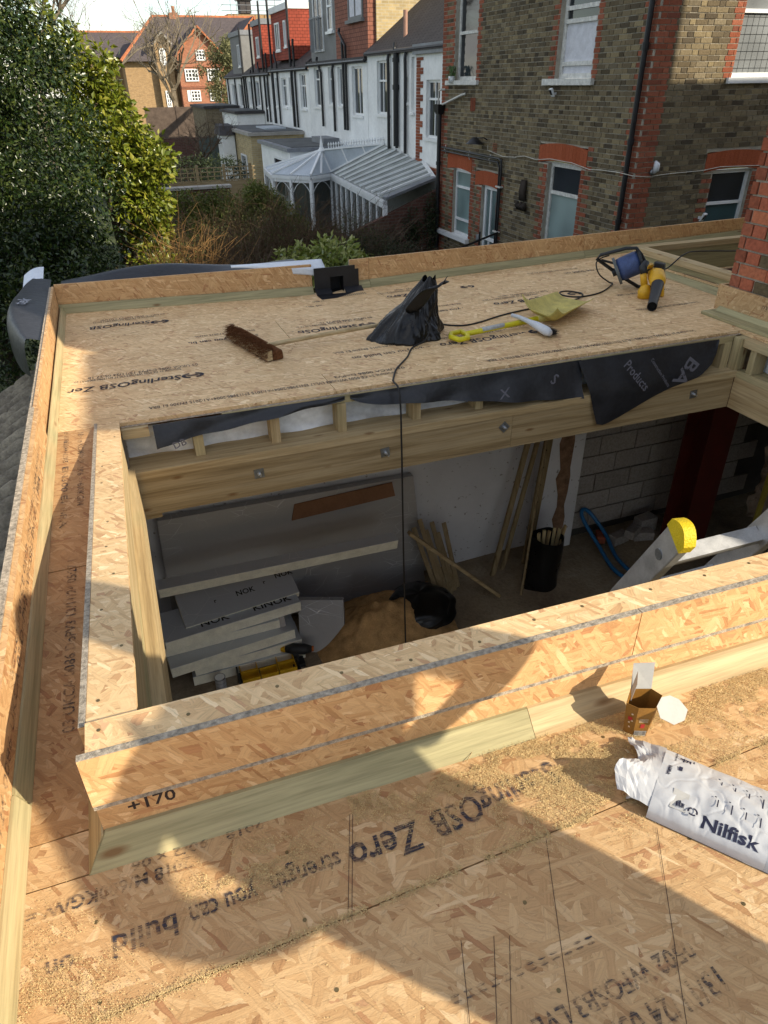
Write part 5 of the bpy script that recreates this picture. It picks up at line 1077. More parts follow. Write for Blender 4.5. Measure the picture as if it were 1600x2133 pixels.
# ================================================================ loose things on the far deck
M['yellow'] = plain('bright_yellow_plastic', (.62, .54, .015), .45, .4, 0, .12, 9); M['yellow_worn'] = plain('dusty_yellow_blade', (.50, .42, .12), .6, .3, 0, .22, 12)
M['coir'] = plain('coir_bristle', (.145, .062, .028), .95, .05, 0, .4, 60, .9, 220); M['broomwood'] = timber('pale_broom_timber', 'X', .0, 1.0)
dz = lambda x, y: dip(x, y)
# broom
br = thing('broom', 'wide brown bristled broom with a long pale wooden handle lying on the deck', 'broom', (.68, 4.2, 0))
h0, h1 = Vector((.615, 4.50, 0)), Vector((.765, 3.945, 0)); ax = (h1-h0).normalized(); pe = Vector((ax.y, -ax.x, 0))*-1; pe2 = -pe; zb_ = dz(.7, 4.2)
n1 = 5200; g = np.random.default_rng(5); t = g.random(n1); w = g.normal(0, .022, n1); hh = g.uniform(.0, .012, n1)
root = np.array(h0)[None]+np.outer(t, np.array(h1-h0))+np.outer(g.uniform(-.040, .006, n1), np.array(pe)); root[:, 2] = zb_+.012+g.uniform(0, .078, n1)
tip = root+np.outer(-.045+g.normal(0, .008, n1), np.array(pe)); tip[:, 2] = root[:, 2]+g.normal(0, .012, n1); tip[:, 2] = np.maximum(tip[:, 2], zb_+.003); tip += np.outer(g.normal(0, .008, n1), np.array(ax))
sd = g.normal(size=(n1, 3)); sd /= np.linalg.norm(sd, axis=1)[:, None]; V = np.stack([root-sd*.0018, root+sd*.0018, tip], 1).reshape(-1, 3); MB().hexa([h0-pe2*.055+Vector((0, 0, zb_+.004)), h1-pe2*.055+Vector((0, 0, zb_+.004)), h1+pe2*.02+Vector((0, 0, zb_+.004)), h0+pe2*.02+Vector((0, 0, zb_+.004))], [h0-pe2*.05+Vector((0, 0, zb_+.062)), h1-pe2*.05+Vector((0, 0, zb_+.062)), h1+pe2*.02+Vector((0, 0, zb_+.070)), h0+pe2*.02+Vector((0, 0, zb_+.070))]).build('bristle_core', M['coir'], br, bevel=.012)
npmesh('bristles', V, np.arange(3*n1).reshape(-1, 3), M['coir'], br)
pe2 = -pe
MB().hexa([h0+pe2*.022+Vector((0, 0, zb_+.014)), h1+pe2*.022+Vector((0, 0, zb_+.014)), h1+pe2*.055+Vector((0, 0, zb_+.012)), h0+pe2*.055+Vector((0, 0, zb_+.012))], [h0+pe2*.022+Vector((0, 0, zb_+.072)), h1+pe2*.022+Vector((0, 0, zb_+.072)), h1+pe2*.045+Vector((0, 0, zb_+.066)), h0+pe2*.045+Vector((0, 0, zb_+.066))]).build('stock', M['broomwood'], br)
MB().tube([(.72, 4.09, zb_+.055), (1.25, 4.20, zb_+.05), (1.80, 4.33, zb_+.03), (2.0, 4.375, zb_+.02)], .0135, 10).build('handle', M['broomwood'], br, smooth=True)
# rubbish sack
M['sackblack'] = plain('glossy_black_sack', (.006, .006, .0065), .3, .35, 0, .3, 6)
sk = thing('rubbish_sack', 'slumped black plastic rubbish sack with a twisted upright neck on the deck', 'sack', (1.68, 4.1, -.03))
from mathutils import noise as mn
def sackf(u, v):
    a = 2*math.pi*u; z = v
    base = [(0, .205, .19), (.10, .22, .195), (.25, .19, .17), (.42, .145, .13), (.55, .115, .10), (.68, .095, .085), (.85, .075, .06), (1.0, .045, .03)]
    for (za, ra, qa), (zb2, rb, qb) in zip(base, base[1:]):
        if za <= v <= zb2: k = (v-za)/(zb2-za); rx, ry = ra+(rb-ra)*k, qa+(qb-qa)*k; break
    cx = 1.675+.155*v**1.2; cy = 4.10+.03*v
    e_ = Vector((math.cos(a)*2.0, math.sin(a)*2.0, v*4)); e2 = Vector((math.cos(a+v*.8)*3.4, math.sin(a+v*.8)*3.4, v*1.3)); fold = 1.05+.10*math.sin(a*3+v*5)*(.3+v)+.20*mn.noise(e_)-.16*abs(mn.noise(e2))-.09*abs(mn.noise(e2*2.3))-.025*abs(mn.noise(e_*6))
    px = -.07*max(0, math.cos(a-math.pi))**2*(1-v)**2; 
    zz2 = -.045+.375*v**.95+.018*math.sin(a*3+1)*v
    return (cx+rx*fold*math.cos(a)+px, cy+ry*fold*math.sin(a), zz2 if v > 0 else -.05)
MB().grid(sackf, 200, 110).build('body', M['sackblack'], sk, smooth=True)
MB().grid(lambda u, v: (1.62+.26*u+.02*math.sin(v*6), 4.0-.035*math.sin(u*3)-.03*v, .17+.16*u+.055*v-.03*math.sin(u*6+v*3)), 16, 6).build('rolled_lip', M['sackblack'], sk, smooth=True, solid=.004)
# snow shovel with yellow blade
sv = thing('shovel', 'bright yellow plastic shovel with D grip lying on the deck', 'shovel', (2.4, 3.95, 0)); z0 = dz(2.3, 3.9)
gr_ = [(1.975, 3.945), (1.90, 3.935), (1.868, 3.87), (1.895, 3.80), (1.96, 3.815), (1.985, 3.88)]
MB().tube([(x, y, z0+.028) for x, y in gr_]+[(gr_[0][0], gr_[0][1], z0+.028)], .017, 8).build('grip', M['yellow'], sv, smooth=True)
MB().tube([(1.98, 3.885, z0+.03), (2.25, 3.93, z0+.033), (2.56, 3.965, z0+.04)], [.017, .017, .021], 10).build('shaft', M['yellow'], sv, smooth=True)
MB().tube([(2.10, 3.906, z0+.034), (2.275, 3.934, z0+.036)], .0178, 10).build('label_sticker', plain('worn_silver_label', (.42, .43, .42), .5, .4, .2, .2, 40), sv, smooth=True)
p00, p01, p10, p11 = Vector((2.52, 4.11, z0+.035)), Vector((2.60, 3.80, z0+.012)), Vector((3.01, 4.46, z0+.015)), Vector((3.06, 4.08, z0+.050))
def blade(u, v):
    p = (p00.lerp(p10, u)).lerp(p01.lerp(p11, u), v); e = abs(2*v-1)
    lip = .075*max(0, (e-.45)/.55)**1.8*(1-.55*u); back = .055*max(0, 1-u/.16)**2
    return p+Vector((-.02*max(0, 1-u/.16)**2, 0, lip+back+.010))
MB().grid(blade, 40, 40).build('blade', M['yellow_worn'], sv, smooth=True, solid=.004)
MB().tube([(2.54, 3.962, z0+.042), (2.62, 3.975, z0+.040), (2.70, 3.99, z0+.018)], [.022, .026, .012], 10).build('socket', M['yellow_worn'], sv, smooth=True)
# hand brush
hb = thing('hand_brush', 'small white hand brush with black bristles resting on the shovel', 'brush', (2.45, 3.8, 0)); M['greywhite'] = plain('white_brush_plastic', (.55, .57, .60), .4, .4, 0, .08, 6)
MB().tube([(2.372, 4.005, z0+.075), (2.40, 3.945, z0+.072), (2.425, 3.86, z0+.062), (2.44, 3.79, z0+.055), (2.452, 3.70, z0+.045), (2.456, 3.66, z0+.042)], [.012, .013, .017, .026, .030, .018], 10).build('handle', M['greywhite'], hb, smooth=True)
for nm, c, a0, a1, wd in (('white_bristles', M['pvc'], (2.452, 3.83), (2.475, 3.755), .05), ('black_bristles', M['blackplastic'], (2.468, 3.775), (2.488, 3.675), .055)):
    n1 = 420; g = np.random.default_rng(8); t = g.random(n1); a = np.array(a0)[None]+np.outer(t, np.array(a1)-np.array(a0)); r0_ = np.column_stack([a+g.normal(0, .004, (n1, 2)), z0+g.uniform(.022, .055, n1)])
    tp = r0_+np.column_stack([wd+g.normal(0, .006, n1), g.normal(.008, .007, n1), g.normal(-.010, .006, n1)]); tp[:, 2] = np.maximum(tp[:, 2], z0+.002); s3 = g.normal(size=(n1, 3)); s3 /= np.linalg.norm(s3, axis=1)[:, None]
    npmesh(nm, np.stack([r0_-s3*.0018, r0_+s3*.0018, tp], 1).reshape(-1, 3), np.arange(3*n1).reshape(-1, 3), c, hb)
# leaf blower
M['toolyellow'] = plain('tool_yellow', (.66, .36, .02), .42, .4, 0, .1, 8); M['toolblack'] = plain('tool_black_rubber', (.02, .021, .023), .5, .35, 0, .25, 9)
bw_ = thing('leaf_blower', 'yellow and black cordless blower standing with its nozzle towards the camera', 'blower', (3.66, 4.2, 0)); zq = dz(3.6, 4.2)
q = lambda x, y, z: (x, y, zq+z)
MB().tube([q(3.725, 4.30, .14), q(3.69, 4.22, .145), q(3.655, 4.16, .13), q(3.63, 4.125, .115)], [.045, .062, .058, .046], 14).build('motor_housing', M['toolyellow'], bw_, smooth=True)
MB().tube([q(3.632, 4.128, .116), q(3.56, 4.05, .080), q(3.47, 3.955, .050), q(3.415, 3.895, .036)], [.044, .038, .033, .034], 14, cap=False).build('nozzle', M['toolblack'], bw_, smooth=True)
MB().tube([q(3.425, 3.905, .037), q(3.47, 3.955, .050)], [.028, .026], 12).build('nozzle_bore', plain('nozzle_inside', (.003, .003, .003), .9), bw_)
MB().tube([q(3.60, 4.21, .0), q(3.60, 4.215, .05), q(3.612, 4.225, .09)], [.045, .048, .03], 14).build('fan_housing', M['toolyellow'], bw_, smooth=True)
MB().tube([q(3.60, 4.23, .09), q(3.60, 4.26, .16), q(3.635, 4.29, .215), q(3.70, 4.31, .20)], [.026, .024, .024, .022], 10).build('handle', M['toolyellow'], bw_, smooth=True)
MB().tube([q(3.60, 4.25, .165), q(3.605, 4.28, .205), q(3.64, 4.295, .235)], [.028, .029, .024], 10).build('handle_grip', M['toolblack'], bw_, smooth=True)
MB().hexa([q(3.735, 4.16, .002), q(3.765, 4.18, .002), q(3.75, 4.24, .002), q(3.71, 4.22, .002)], [q(3.70, 4.20, .19), q(3.755, 4.22, .19), q(3.74, 4.31, .19), q(3.68, 4.29, .19)]).build('side_housing', M['toolyellow'], bw_, bevel=.012)
MB().hexa([q(3.765, 4.22, .06), q(3.80, 4.25, .06), q(3.785, 4.33, .06), q(3.745, 4.31, .06)], [q(3.75, 4.24, .225), q(3.79, 4.26, .225), q(3.775, 4.35, .225), q(3.735, 4.33, .225)]).build('battery', M['toolblack'], bw_, bevel=.008)
# cable reel
M['drumblue'] = plain('scuffed_blue_drum', (.055, .085, .20), .5, .35, 0, .3, 14); M['reelgrey'] = plain('grey_reel_plastic', (.11, .12, .12), .5, .3, 0, .2, 12)
rl = thing('cable_reel', 'blue cable drum in a tilted black tubular frame behind the blower', 'reel', (3.66, 4.4, 0))
fr_ = [q(3.74, 4.46, .012), q(3.60, 4.54, .10), q(3.44, 4.62, .215), q(3.455, 4.60, .245), q(3.60, 4.50, .30), q(3.655, 4.455, .305), q(3.70, 4.44, .26), q(3.80, 4.43, .13), q(3.86, 4.43, .02), q(3.80, 4.44, .008), q(3.74, 4.46, .012)]
MB().tube(fr_, .013, 8).build('frame', M['toolblack'], rl, smooth=True)
MB().tube([q(3.46, 4.59, .21), q(3.66, 4.50, .155)], .009, 6).build('brace', M['toolblack'], rl)
c0, c1 = Vector(q(3.60, 4.545, .13)), Vector(q(3.72, 4.47, .20)); ad = (c1-c0).normalized()
MB().tube([c0, c0+ad*.03, c1-ad*.03, c1], [.083, .088, .088, .083], 20).build('drum', M['drumblue'], rl, smooth=True)
MB().tube([c0-ad*.022, c0-ad*.001], .105, 22).build('flange', M['reelgrey'], rl); MB().tube([c1+ad*.001, c1+ad*.022], .105, 22).build('flange', M['toolblack'], rl)
MB().tube([c0-ad*.05, c0-ad*.023], .03, 12).build('hub', M['toolblack'], rl)
# extension lead
ld_ = [(4.9, 4.62, .13), (4.45, 4.66, .165), (4.27, 4.62, .165), (4.05, 4.55, .09), (3.88, 4.50, .14), (3.78, 4.49, .17)]
ld2 = [(3.52, 4.58, .24), (3.47, 4.61, .22), (3.44, 4.62, .18), (3.47, 4.60, .10), (3.60, 4.64, .02), (3.62, 4.62, .008), (3.42, 4.47, .006), (3.25, 4.42, .006), (3.15, 4.44, .006), (3.10, 4.52, .006), (3.13, 4.60, .006), (3.20, 4.60, .006), (3.245, 4.50, .008), (3.20, 4.41, .012), (3.07, 4.355, .006), (2.85, 4.33, .006), (2.6, 4.29, .006), (2.41, 4.24, .006), (2.22, 4.165, .006), (2.09, 4.145, .006), (2.0, 4.2, .006), (1.93, 4.24, .02)]
def smooth_path(P, n=6):
    P = [Vector(p) for p in P]; out = []
    for i in range(len(P)-1):
        a, b, c, d = P[max(i-1, 0)], P[i], P[i+1], P[min(i+2, len(P)-1)]
        for k in range(n):
            t = k/n; out.append(.5*((2*b)+(-a+c)*t+(2*a-5*b+4*c-d)*t*t+(-a+3*b-3*c+d)*t**3))
    return out+[P[-1]]
ex = thing('extension_lead', 'thin black extension lead running across the deck and down into the opening', 'cable', (2.5, 4.3, 0)); M['cable'] = plain('black_cable_rubber', (.014, .013, .013), .5, .35)
lift = lambda P: [(x, y, z+(dz(x, y) if y > 3.33 else 0)) for x, y, z in P]
MB().tube(smooth_path(lift(ld_)), .0055, 6).build('lead', M['cable'], ex, smooth=True); MB().tube(smooth_path(lift(ld2)), .0055, 6).build('lead', M['cable'], ex, smooth=True)
ld3 = [(1.72, 4.03, .15), (1.745, 3.93, .10), (1.70, 3.885, .03), (1.60, 3.85, .007), (1.505, 3.70, .006), (1.41, 3.58, .006), (1.352, 3.50, .006), (1.285, 3.365, .006), (1.275, 3.33, .004), (1.268, 3.225, -.03), (1.262, 3.18, -.35), (1.27, 3.17, -1.0), (1.38, 3.4, -2.0), (1.75, 4.3, -2.85), (1.85, 4.5, -2.93)]
MB().tube(smooth_path(lift(ld3)), .0055, 6).build('lead', M['cable'], ex, smooth=True)
# ================================================================ carton and parcel on the near deck
ca = thing('snack_carton', 'small open brown carton with white flaps standing by the upstand', 'carton', (.995, .905, 0)); M['cartonbrown'] = plain('printed_brown_card', (.24, .115, .022), .5, .35, 0, .14, 20); M['card'] = plain('white_card', (.38, .375, .36), .75, .2, 0, .05, 20)
B0 = [Vector(p) for p in ((.955, .905, .001), (.968, .886, .001), (.997, .874, .001), (1.030, .896, .001), (1.022, .918, .001), (.985, .932, .001))]
cc = sum(B0, Vector())/6; T0 = [cc+(p-cc)*1.28+Vector((0, 0, .105)) for p in B0]
for i in range(6):
    j = (i+1) % 6; MB().quad(B0[i], B0[j], T0[j], T0[i]).build('side', M['cartonbrown'], ca, solid=.0008)
MB().quad(*B0).build('base', M['card'], ca)
def flap(pts, name='flap'): MB().quad(*pts).build(name, M['card'], ca, solid=.0008)
flap([T0[4], T0[5], T0[5]+Vector((.012, .022, .062)), T0[4]+Vector((.012, .020, .066))]); flap([T0[5]+Vector((.002, 0, 0)), T0[0]+Vector((.014, .002, 0)), T0[0]+Vector((.028, .008, .045)), T0[5]+Vector((.016, .006, .05))])
f0 = (T0[2]+T0[3])/2; e1_, e2_ = (T0[3]-T0[2]).normalized(), Vector((.75, -.45, -.55)).normalized()
flap([f0-e1_*.018, f0-e1_*.045+e2_*.022, f0-e1_*.04+e2_*.062, f0-e1_*.008+e2_*.082, f0+e1_*.03+e2_*.078, f0+e1_*.045+e2_*.045, f0+e1_*.04+e2_*.018, f0+e1_*.018], 'notched_flap')
def on_side(i, a, b, c, d, mat, name):
    j = (i+1) % 6; P = lambda u, v: (B0[i].lerp(B0[j], u)).lerp(T0[i].lerp(T0[j], u), v); nn = (B0[j]-B0[i]).cross(Vector((0, 0, 1))).normalized()*.0012
    MB().quad(P(a, c)+nn, P(b, c)+nn, P(b, d)+nn, P(a, d)+nn).build(name, mat, ca)
    return P, nn
P, nn = on_side(1, .05, .95, .01, .20, M['card'], 'barcode_patch')
_k = MB()
for i in range(12):
    u = .1+i*.068; w_ = random.choice((.02, .035)); _k.quad(P(u, .05)+nn*1.6, P(u+w_, .05)+nn*1.6, P(u+w_, .19)+nn*1.6, P(u, .19)+nn*1.6)
_k.build('barcode', M['pen'], ca); red_p = plain('red_print', (.38, .03, .03), .5); on_side(1, .40, .68, .30, .44, red_p, 'printed_stamp'); on_side(0, .30, .70, .50, .62, red_p, 'printed_stamp')
cream = plain('cream_print', (.62, .50, .36), .6)
for a, c in ((.42, .25), (.55, .70), (.35, .40), (.6, .48)): on_side(0, a, a+.16, c, c+.05, cream, 'printed_mark')
for k_ in range(4): on_side(1, .22, .82, .50+.035*k_, .512+.035*k_, cream, 'printed_line')
# parcel bag
pc = thing('parcel_bag', 'crumpled white printed packaging sleeve torn open at one end', 'packaging', (1.05, .62, 0)); M['polywhite'] = plain('white_poly_print', (.43, .44, .46), .45, .35, 0, .04, 8, .12, 25); M['polygrey'] = plain('grey_band', (.34, .36, .39), .42, .4, 0, .06, 8)
a0, a1 = Vector((.852, .688, 0)), Vector((1.005, .81, 0)); dl = Vector((.62, -.80, 0)).normalized()   # long direction, runs off to the right
def pb_(u, v, L0, L1):
    p = a0.lerp(a1, v)+dl*(L0+(L1-L0)*u); e = math.sin(math.pi*min(max(v, 0), 1))**.35
    cr_ = .006*mn.noise(Vector((p.x*11, p.y*11, 1)))+.0020*mn.noise(Vector((p.x*45, p.y*45, 3)))-.0028*max(0, .10-abs(mn.noise(Vector((p.x*9+4, p.y*9, 7)))))/.10-.0014*max(0, .07-abs(mn.noise(Vector((p.x*24, p.y*24+3, 2)))))/.07
    return (p.x, p.y, .004+.052*e+cr_*e)
MB().grid(lambda u, v: pb_(u, v, 0, .235), 110, 80).build('sleeve', M['polywhite'], pc, smooth=True)
MB().grid(lambda u, v: pb_(u, v, .2352, .52), 30, 40).build('grey_end', M['polygrey'], pc, smooth=True)
MB().grid(lambda u, v: (*(a0.lerp(a1, v)+dl*.52*u).xy, .003), 2, 2).build('underside', M['polywhite'], pc)
def tornf(u, v):
    p = a0.lerp(a1, .05+.93*v)-dl*(.055*u*(1+.35*math.sin(v*8)))+Vector((-.01*u, .012*u, 0)); return (p.x, p.y, .056*math.sin(math.pi*(.05+.9*v))**.35+.022*u*math.sin(v*5+.6)+.014*u*mn.noise(Vector((p.x*38, p.y*38, 0)))+.007*u*mn.noise(Vector((p.x*95, p.y*95, 3))))
MB().grid(tornf, 10, 18).build('torn_flap', M['polywhite'], pc, smooth=False, solid=.0008)
MB().grid(lambda u, v: (a0.lerp(a1, .12+.3*v)-dl*(.05-.03*u)).xy.to_3d()+Vector((0, 0, .004+.03*u+.012*math.sin(v*3))), 6, 10).build('lower_flap', M['polywhite'], pc, smooth=True, solid=.0008)
def ps(s_, u, v, size, L=None, along=True, mat=None):
    p = pb_(u, v, 0, .235); ux = (dl if along else (a1-a0).normalized()*-1); uy = ((a1-a0).normalized() if along else dl)
    q_ = Vector(p)+Vector((0, 0, .0)); o_ = lettering(s_, q_, ux, uy, size, mat or plain_navy, pc, length=L, bold=.03)
    for vv in o_.data.vertices:
        r_ = Vector((vv.co.x, vv.co.y, 0))-a0; cv = (a1-a0).normalized(); n2 = Vector((-dl.y, dl.x, 0)); det = dl.x*cv.y-dl.y*cv.x; al = (r_.x*cv.y-r_.y*cv.x)/det; be = (dl.x*r_.y-dl.y*r_.x)/det
        vv.co.z = pb_(al/.235, be/(a1-a0).length, 0, .235)[2]+.0012
    return o_
plain_navy = plain('navy_print', (.018, .02, .045), .5)
ps('Nilfisk', .44, .07, .034, .115); ps('Nilfisk', .06, .62, .011, None, False); ps('www.nilfisk.com', .10, .93, .006, None, False)
_k = MB()
for i in range(16):
    a, b = 2*math.pi*i/16, 2*math.pi*(i+1)/16; c_ = Vector(pb_(.355, .16, 0, .235))+Vector((0, 0, .004)); X_, Y_ = dl, (a1-a0).normalized()
    if i % 5 == 4: continue
    _k.quad(c_+(X_*math.cos(a)+Y_*math.sin(a))*.011, c_+(X_*math.cos(b)+Y_*math.sin(b))*.011, c_+(X_*math.cos(b)+Y_*math.sin(b))*.007, c_+(X_*math.cos(a)+Y_*math.sin(a))*.007)
_k.build('printed_emblem', plain_navy, pc)
def tick(u, v, L, w_, along=True, mat=None):
    p = Vector(pb_(u, v, 0, .235))+Vector((0, 0, .003)); X_, Y_ = (dl, (a1-a0).normalized()) if along else ((a1-a0).normalized(), dl)
    MB().quad(p, p+X_*L, p+X_*L+Y_*w_, p+Y_*w_).build('printed_line', mat or plain_navy, pc)
for i in range(8): tick(.50+.12*(i % 4), .72 if i < 4 else .44, .0028, .004, False); tick(.53+.12*(i % 4), .70 if i < 4 else .42, -.026 if i % 2 else -.020, .0025, False)
for u in (.17, .20, .23): tick(u, .83, -.020, .003, False); 
tick(.14, .80, .022, .003); tick(.26, .86, -.016, .003, False); tick(.15, .66, -.012, .008, False)
lb = MB().quad(*[Vector(pb_(u, v, 0, .235))+Vector((0, 0, .002)) for u, v in ((.16, .12), (.30, .12), (.30, .34), (.16, .34))]).build('barcode_label', M['card'], pc)
for i in range(9): tick(.205+.0085*i, .15, .0012 if i % 3 else .002, .030)
# ================================================================ sawdust and shavings
g = np.random.default_rng(3)
def dust(n, fx):
    P = fx(n); s1, s2 = g.uniform(.0007, .0020, n), g.uniform(.0005, .0011, n); a = g.uniform(0, 6.28, n); u = np.column_stack([np.cos(a), np.sin(a), g.normal(0, .25, n)]); w_ = np.column_stack([-np.sin(a), np.cos(a), g.normal(0, .25, n)])
    V = np.stack([P-u*s1[:, None], P+w_*s2[:, None], P+u*s1[:, None], P-w_*s2[:, None]], 1); return V.reshape(-1, 3)
def f1(n):
    x = g.uniform(.25, 2.6, n); y = KY(x)-.045-np.abs(g.normal(0, .06, n)); return np.column_stack([x, y, .002+g.uniform(0, .006, n)])
def f2(n): return np.column_stack([g.normal(.80, .16, n), g.normal(.83, .07, n), .002+g.uniform(0, .005, n)])
def f3(n): return np.column_stack([g.normal(-.36, .06, n), g.normal(.70, .10, n), .002+g.uniform(0, .004, n)])
def f4(n): return np.column_stack([g.normal(.03, .08, n), g.normal(.88, .035, n), .002+g.uniform(0, .004, n)])
def f5(n): x = g.uniform(-.3, 1.6, n); return np.column_stack([x, .705+.03*(x+.28)+g.normal(0, .006, n), .0015+g.uniform(0, .003, n)])
def f6(n): return np.column_stack([g.uniform(-.43, 1.8, n), g.uniform(.15, 1.0, n), np.full(n, .002)])
def f7(n): return np.column_stack([g.normal(1.35, .25, n), g.normal(.83, .08, n), .002+g.uniform(0, .004, n)])
V = np.concatenate([dust(k, f) for k, f in ((60000, f1), (34000, f2), (11000, f3), (7000, f4), (11000, f5), (5000, f6), (16000, f7))])
kp = np.array([(x > -.42) and (mn.noise(Vector((x*9, y*16, 0)))+.6*mn.noise(Vector((x*30, y*44, 4)))+.12*mn.noise(Vector((x*90, y*90, 2))) > -.14) for x, y in V[0::4, :2]]); V = V[np.repeat(kp, 4)]; V[:, 2] = np.maximum(V[:, 2], .0012)
sd_ = npmesh('sawdust', V, np.arange(len(V)).reshape(-1, 4), plain('fresh_sawdust', (.54, .405, .20), .95, .05, 0, .3, 90), kind='stuff'); sd_['label'] = 'pale sawdust drifted over the near deck'
for i, (x, y, a, L) in enumerate(((.60, 1.0, 2.5, .06), (.55, .93, 2.3, .09), (.78, .80, .5, .03), (1.10, .66, .9, .03), (.92, .86, 1.2, .02))):
    o = MB().grid(lambda u, v, x=x, y=y, a=a, L=L: (x+math.cos(a)*L*u-math.sin(a)*.006*v, y-math.sin(a)*L*u+math.cos(a)*.006*v, .004+.006*math.sin(u*3)), 6, 1).build('timber_splinter', M['tx_pale'], None, solid=.001); tag(o, ('thin splinter lying in the sawdust by the upstand', 'long curled splinter lying across the shadow edge', 'small pale offcut in the shade of the parcel', 'short chip by the parcel bag', 'tiny chip in front of the carton')[i], 'splinter')
# ================================================================ the ladder top standing in the opening
M['alu'] = plain('brushed_aluminium', (.48, .48, .48), .42, .5, .75, .14, 20); M['capyellow'] = plain('yellow_ladder_cap', (.62, .44, .01), .5, .35, 0, .1, 30, .4, 200)
la = thing('ladder', 'aluminium ladder with a yellow end cap leaning out of the opening', 'ladder', (2.0, 2.3, -3.0))
tl_ = Vector((-.16, -.88, 1.62)).normalized()
def stile(tx, ty, tz, L, name='stile'):
    top = Vector((tx, ty, tz)); bot = top-tl_*L; k = MB(); sx = Vector((.98, -.2, 0)).normalized(); sy = tl_.cross(sx).normalized()
    w_, d_ = .030, .088; P_ = [sx*0-sy*d_/2, sx*w_-sy*d_/2, sx*w_+sy*d_/2, sx*0+sy*d_/2]
    k.hexa([bot+p for p in P_], [top+p for p in P_]); return k.build(name, M['alu'], la, bevel=.004), top, sx, sy, P_
st_, tp_, sx, sy, P_ = stile(1.325, 1.235, .300, 3.6)
k = MB(); n = 8
for i in range(n): pass
arc = [(-.047+.094*i/10, .030*(1-((i-5)/5)**2)+.004) for i in range(11)]
bt = [tp_+sx*-.003+sy*y+tl_*.0005 for y in (-.047, .047)]; 
k.hexa([tp_+sx*-.003+sy*arc[0][0]-tl_*.03]+[tp_+sx*-.003+sy*a+tl_*b for a, b in arc]+[tp_+sx*-.003+sy*arc[-1][0]-tl_*.03], [tp_+sx*.033+sy*arc[0][0]-tl_*.03]+[tp_+sx*.033+sy*a+tl_*b for a, b in arc]+[tp_+sx*.033+sy*arc[-1][0]-tl_*.03]); k.build('end_cap', M['capyellow'], la)
st2_, tp2, *_ = stile(1.70, 1.16, .42, 3.7)
MB().bar(tp_+sx*.030-tl_*.165, tp2-tl_*.30+sx*.0, .05, .028, tl_).build('rung', M['alu'], la)
for i in range(1, 6): MB().bar(tp_+sx*.030-tl_*(.165+.28*i), tp2-tl_*(.30+.28*i), .05, .028, tl_).build('rung', M['alu'], la)
c_ = tp_-tl_*.13-sx*.001; MB().tube([c_-sx*.002, c_+sx*.002], .018, 14).build('rung_plug', M['steel'], la)
# ================================================================ inside the room
M['foil'] = foil_mat('crinkled_foil', (.36, .36, .37), .40, .3, .5); M['foilbright'] = foil_mat('foil_facing', (.56, .59, .64), .36, .35, .5); M['pir'] = plain('insulation_foam', (.80, .77, .64), .9, .1, 0, .12, 10, .3, 60)
M['sand'] = plain('builders_sand', (.44, .27, .12), .98, .05, 0, .25, 12, .8, 80); M['redoxide'] = plain('red_oxide_steel', (.075, .012, .008), .45, .4, 0, .25, 6); M['mdf'] = plain('brown_card_strip', (.24, .125, .07), .85, .1, 0, .12, 5)
FZ = -3.0
# large foil-faced boards leaning on the back wall
fb = tag(MB().hexa([(-.17, 5.20, FZ), (2.31, 5.16, FZ), (2.31, 5.24, FZ), (-.17, 5.28, FZ)], [(-.12, 5.30, -1.74), (2.22, 5.30, -1.78), (2.22, 5.375, -1.78), (-.12, 5.375, -1.74)]).build('insulation_sheet', M['foil'], None), 'large crinkled silver foil board leaning on the back wall', 'insulation')
tag(MB().hexa([(1.02, 5.265, -1.98), (2.02, 5.255, -1.93), (2.02, 5.268, -1.93), (1.02, 5.278, -1.98)], [(1.06, 5.285, -1.83), (2.0, 5.28, -1.795), (2.0, 5.293, -1.795), (1.06, 5.298, -1.83)]).build('card_strip', M['mdf'], None), 'brown strip of card lying along the top of the foil board', 'card')
# stack of insulation boards: each board lifts off
def pir_board(lab, c, L, W, T, rz, tilt=0.0, text=None, group='insulation boards in the stack'):
    t = thing('insulation_board', lab, 'insulation', c, group); cx, cy, cz = c; co, si = math.cos(rz), math.sin(rz)
    def P(a, b, h): y_ = b*math.cos(tilt)-h*math.sin(tilt); z_ = b*math.sin(tilt)+h*math.cos(tilt); return (cx+a*co-y_*si, cy+a*si+y_*co, cz+z_)
    def bx(h0, h1): return MB().hexa([P(-L/2, -W/2, h0), P(L/2, -W/2, h0), P(L/2, W/2, h0), P(-L/2, W/2, h0)], [P(-L/2, -W/2, h1), P(L/2, -W/2, h1), P(L/2, W/2, h1), P(-L/2, W/2, h1)])
    bx(0, T-.003).build('foam_core', M['pir'], t); bx(T-.0029, T).build('foil_face', M['foilbright'], t)
    if text:
        for s_, a, b, sz in text: lettering(s_, P(a, b, T+.002), Vector(P(1, 0, 0))-Vector(P(0, 0, 0)), Vector(P(0, 1, 0))-Vector(P(0, 0, 0)), sz, plain_black, t)
plain_black = plain('black_foil_print', (.012, .012, .012), .6)
pir_board('thick foam board at the bottom of the insulation stack', (.40, 4.78, FZ+.002), .98, .40, .10, -.01)
pir_board('second foam board from the bottom of the stack', (.40, 4.80, FZ+.104), .94, .40, .09, .03)
pir_board('foam board with torn foil edge midway up the stack', (.27, 4.80, FZ+.197), 1.08, .42, .10, .10)
pir_board('grey foam board jutting left under the top of the stack', (.20, 4.88, FZ+.30), 1.02, .36, .09, .02)
pir_board('broad foam board with black lettering second from the top', (.32, 4.90, FZ+.393), 1.18, .40, .10, .10, text=[('KINOK', .18, -.14, .11), ('NOK', -.28, -.14, .11)])
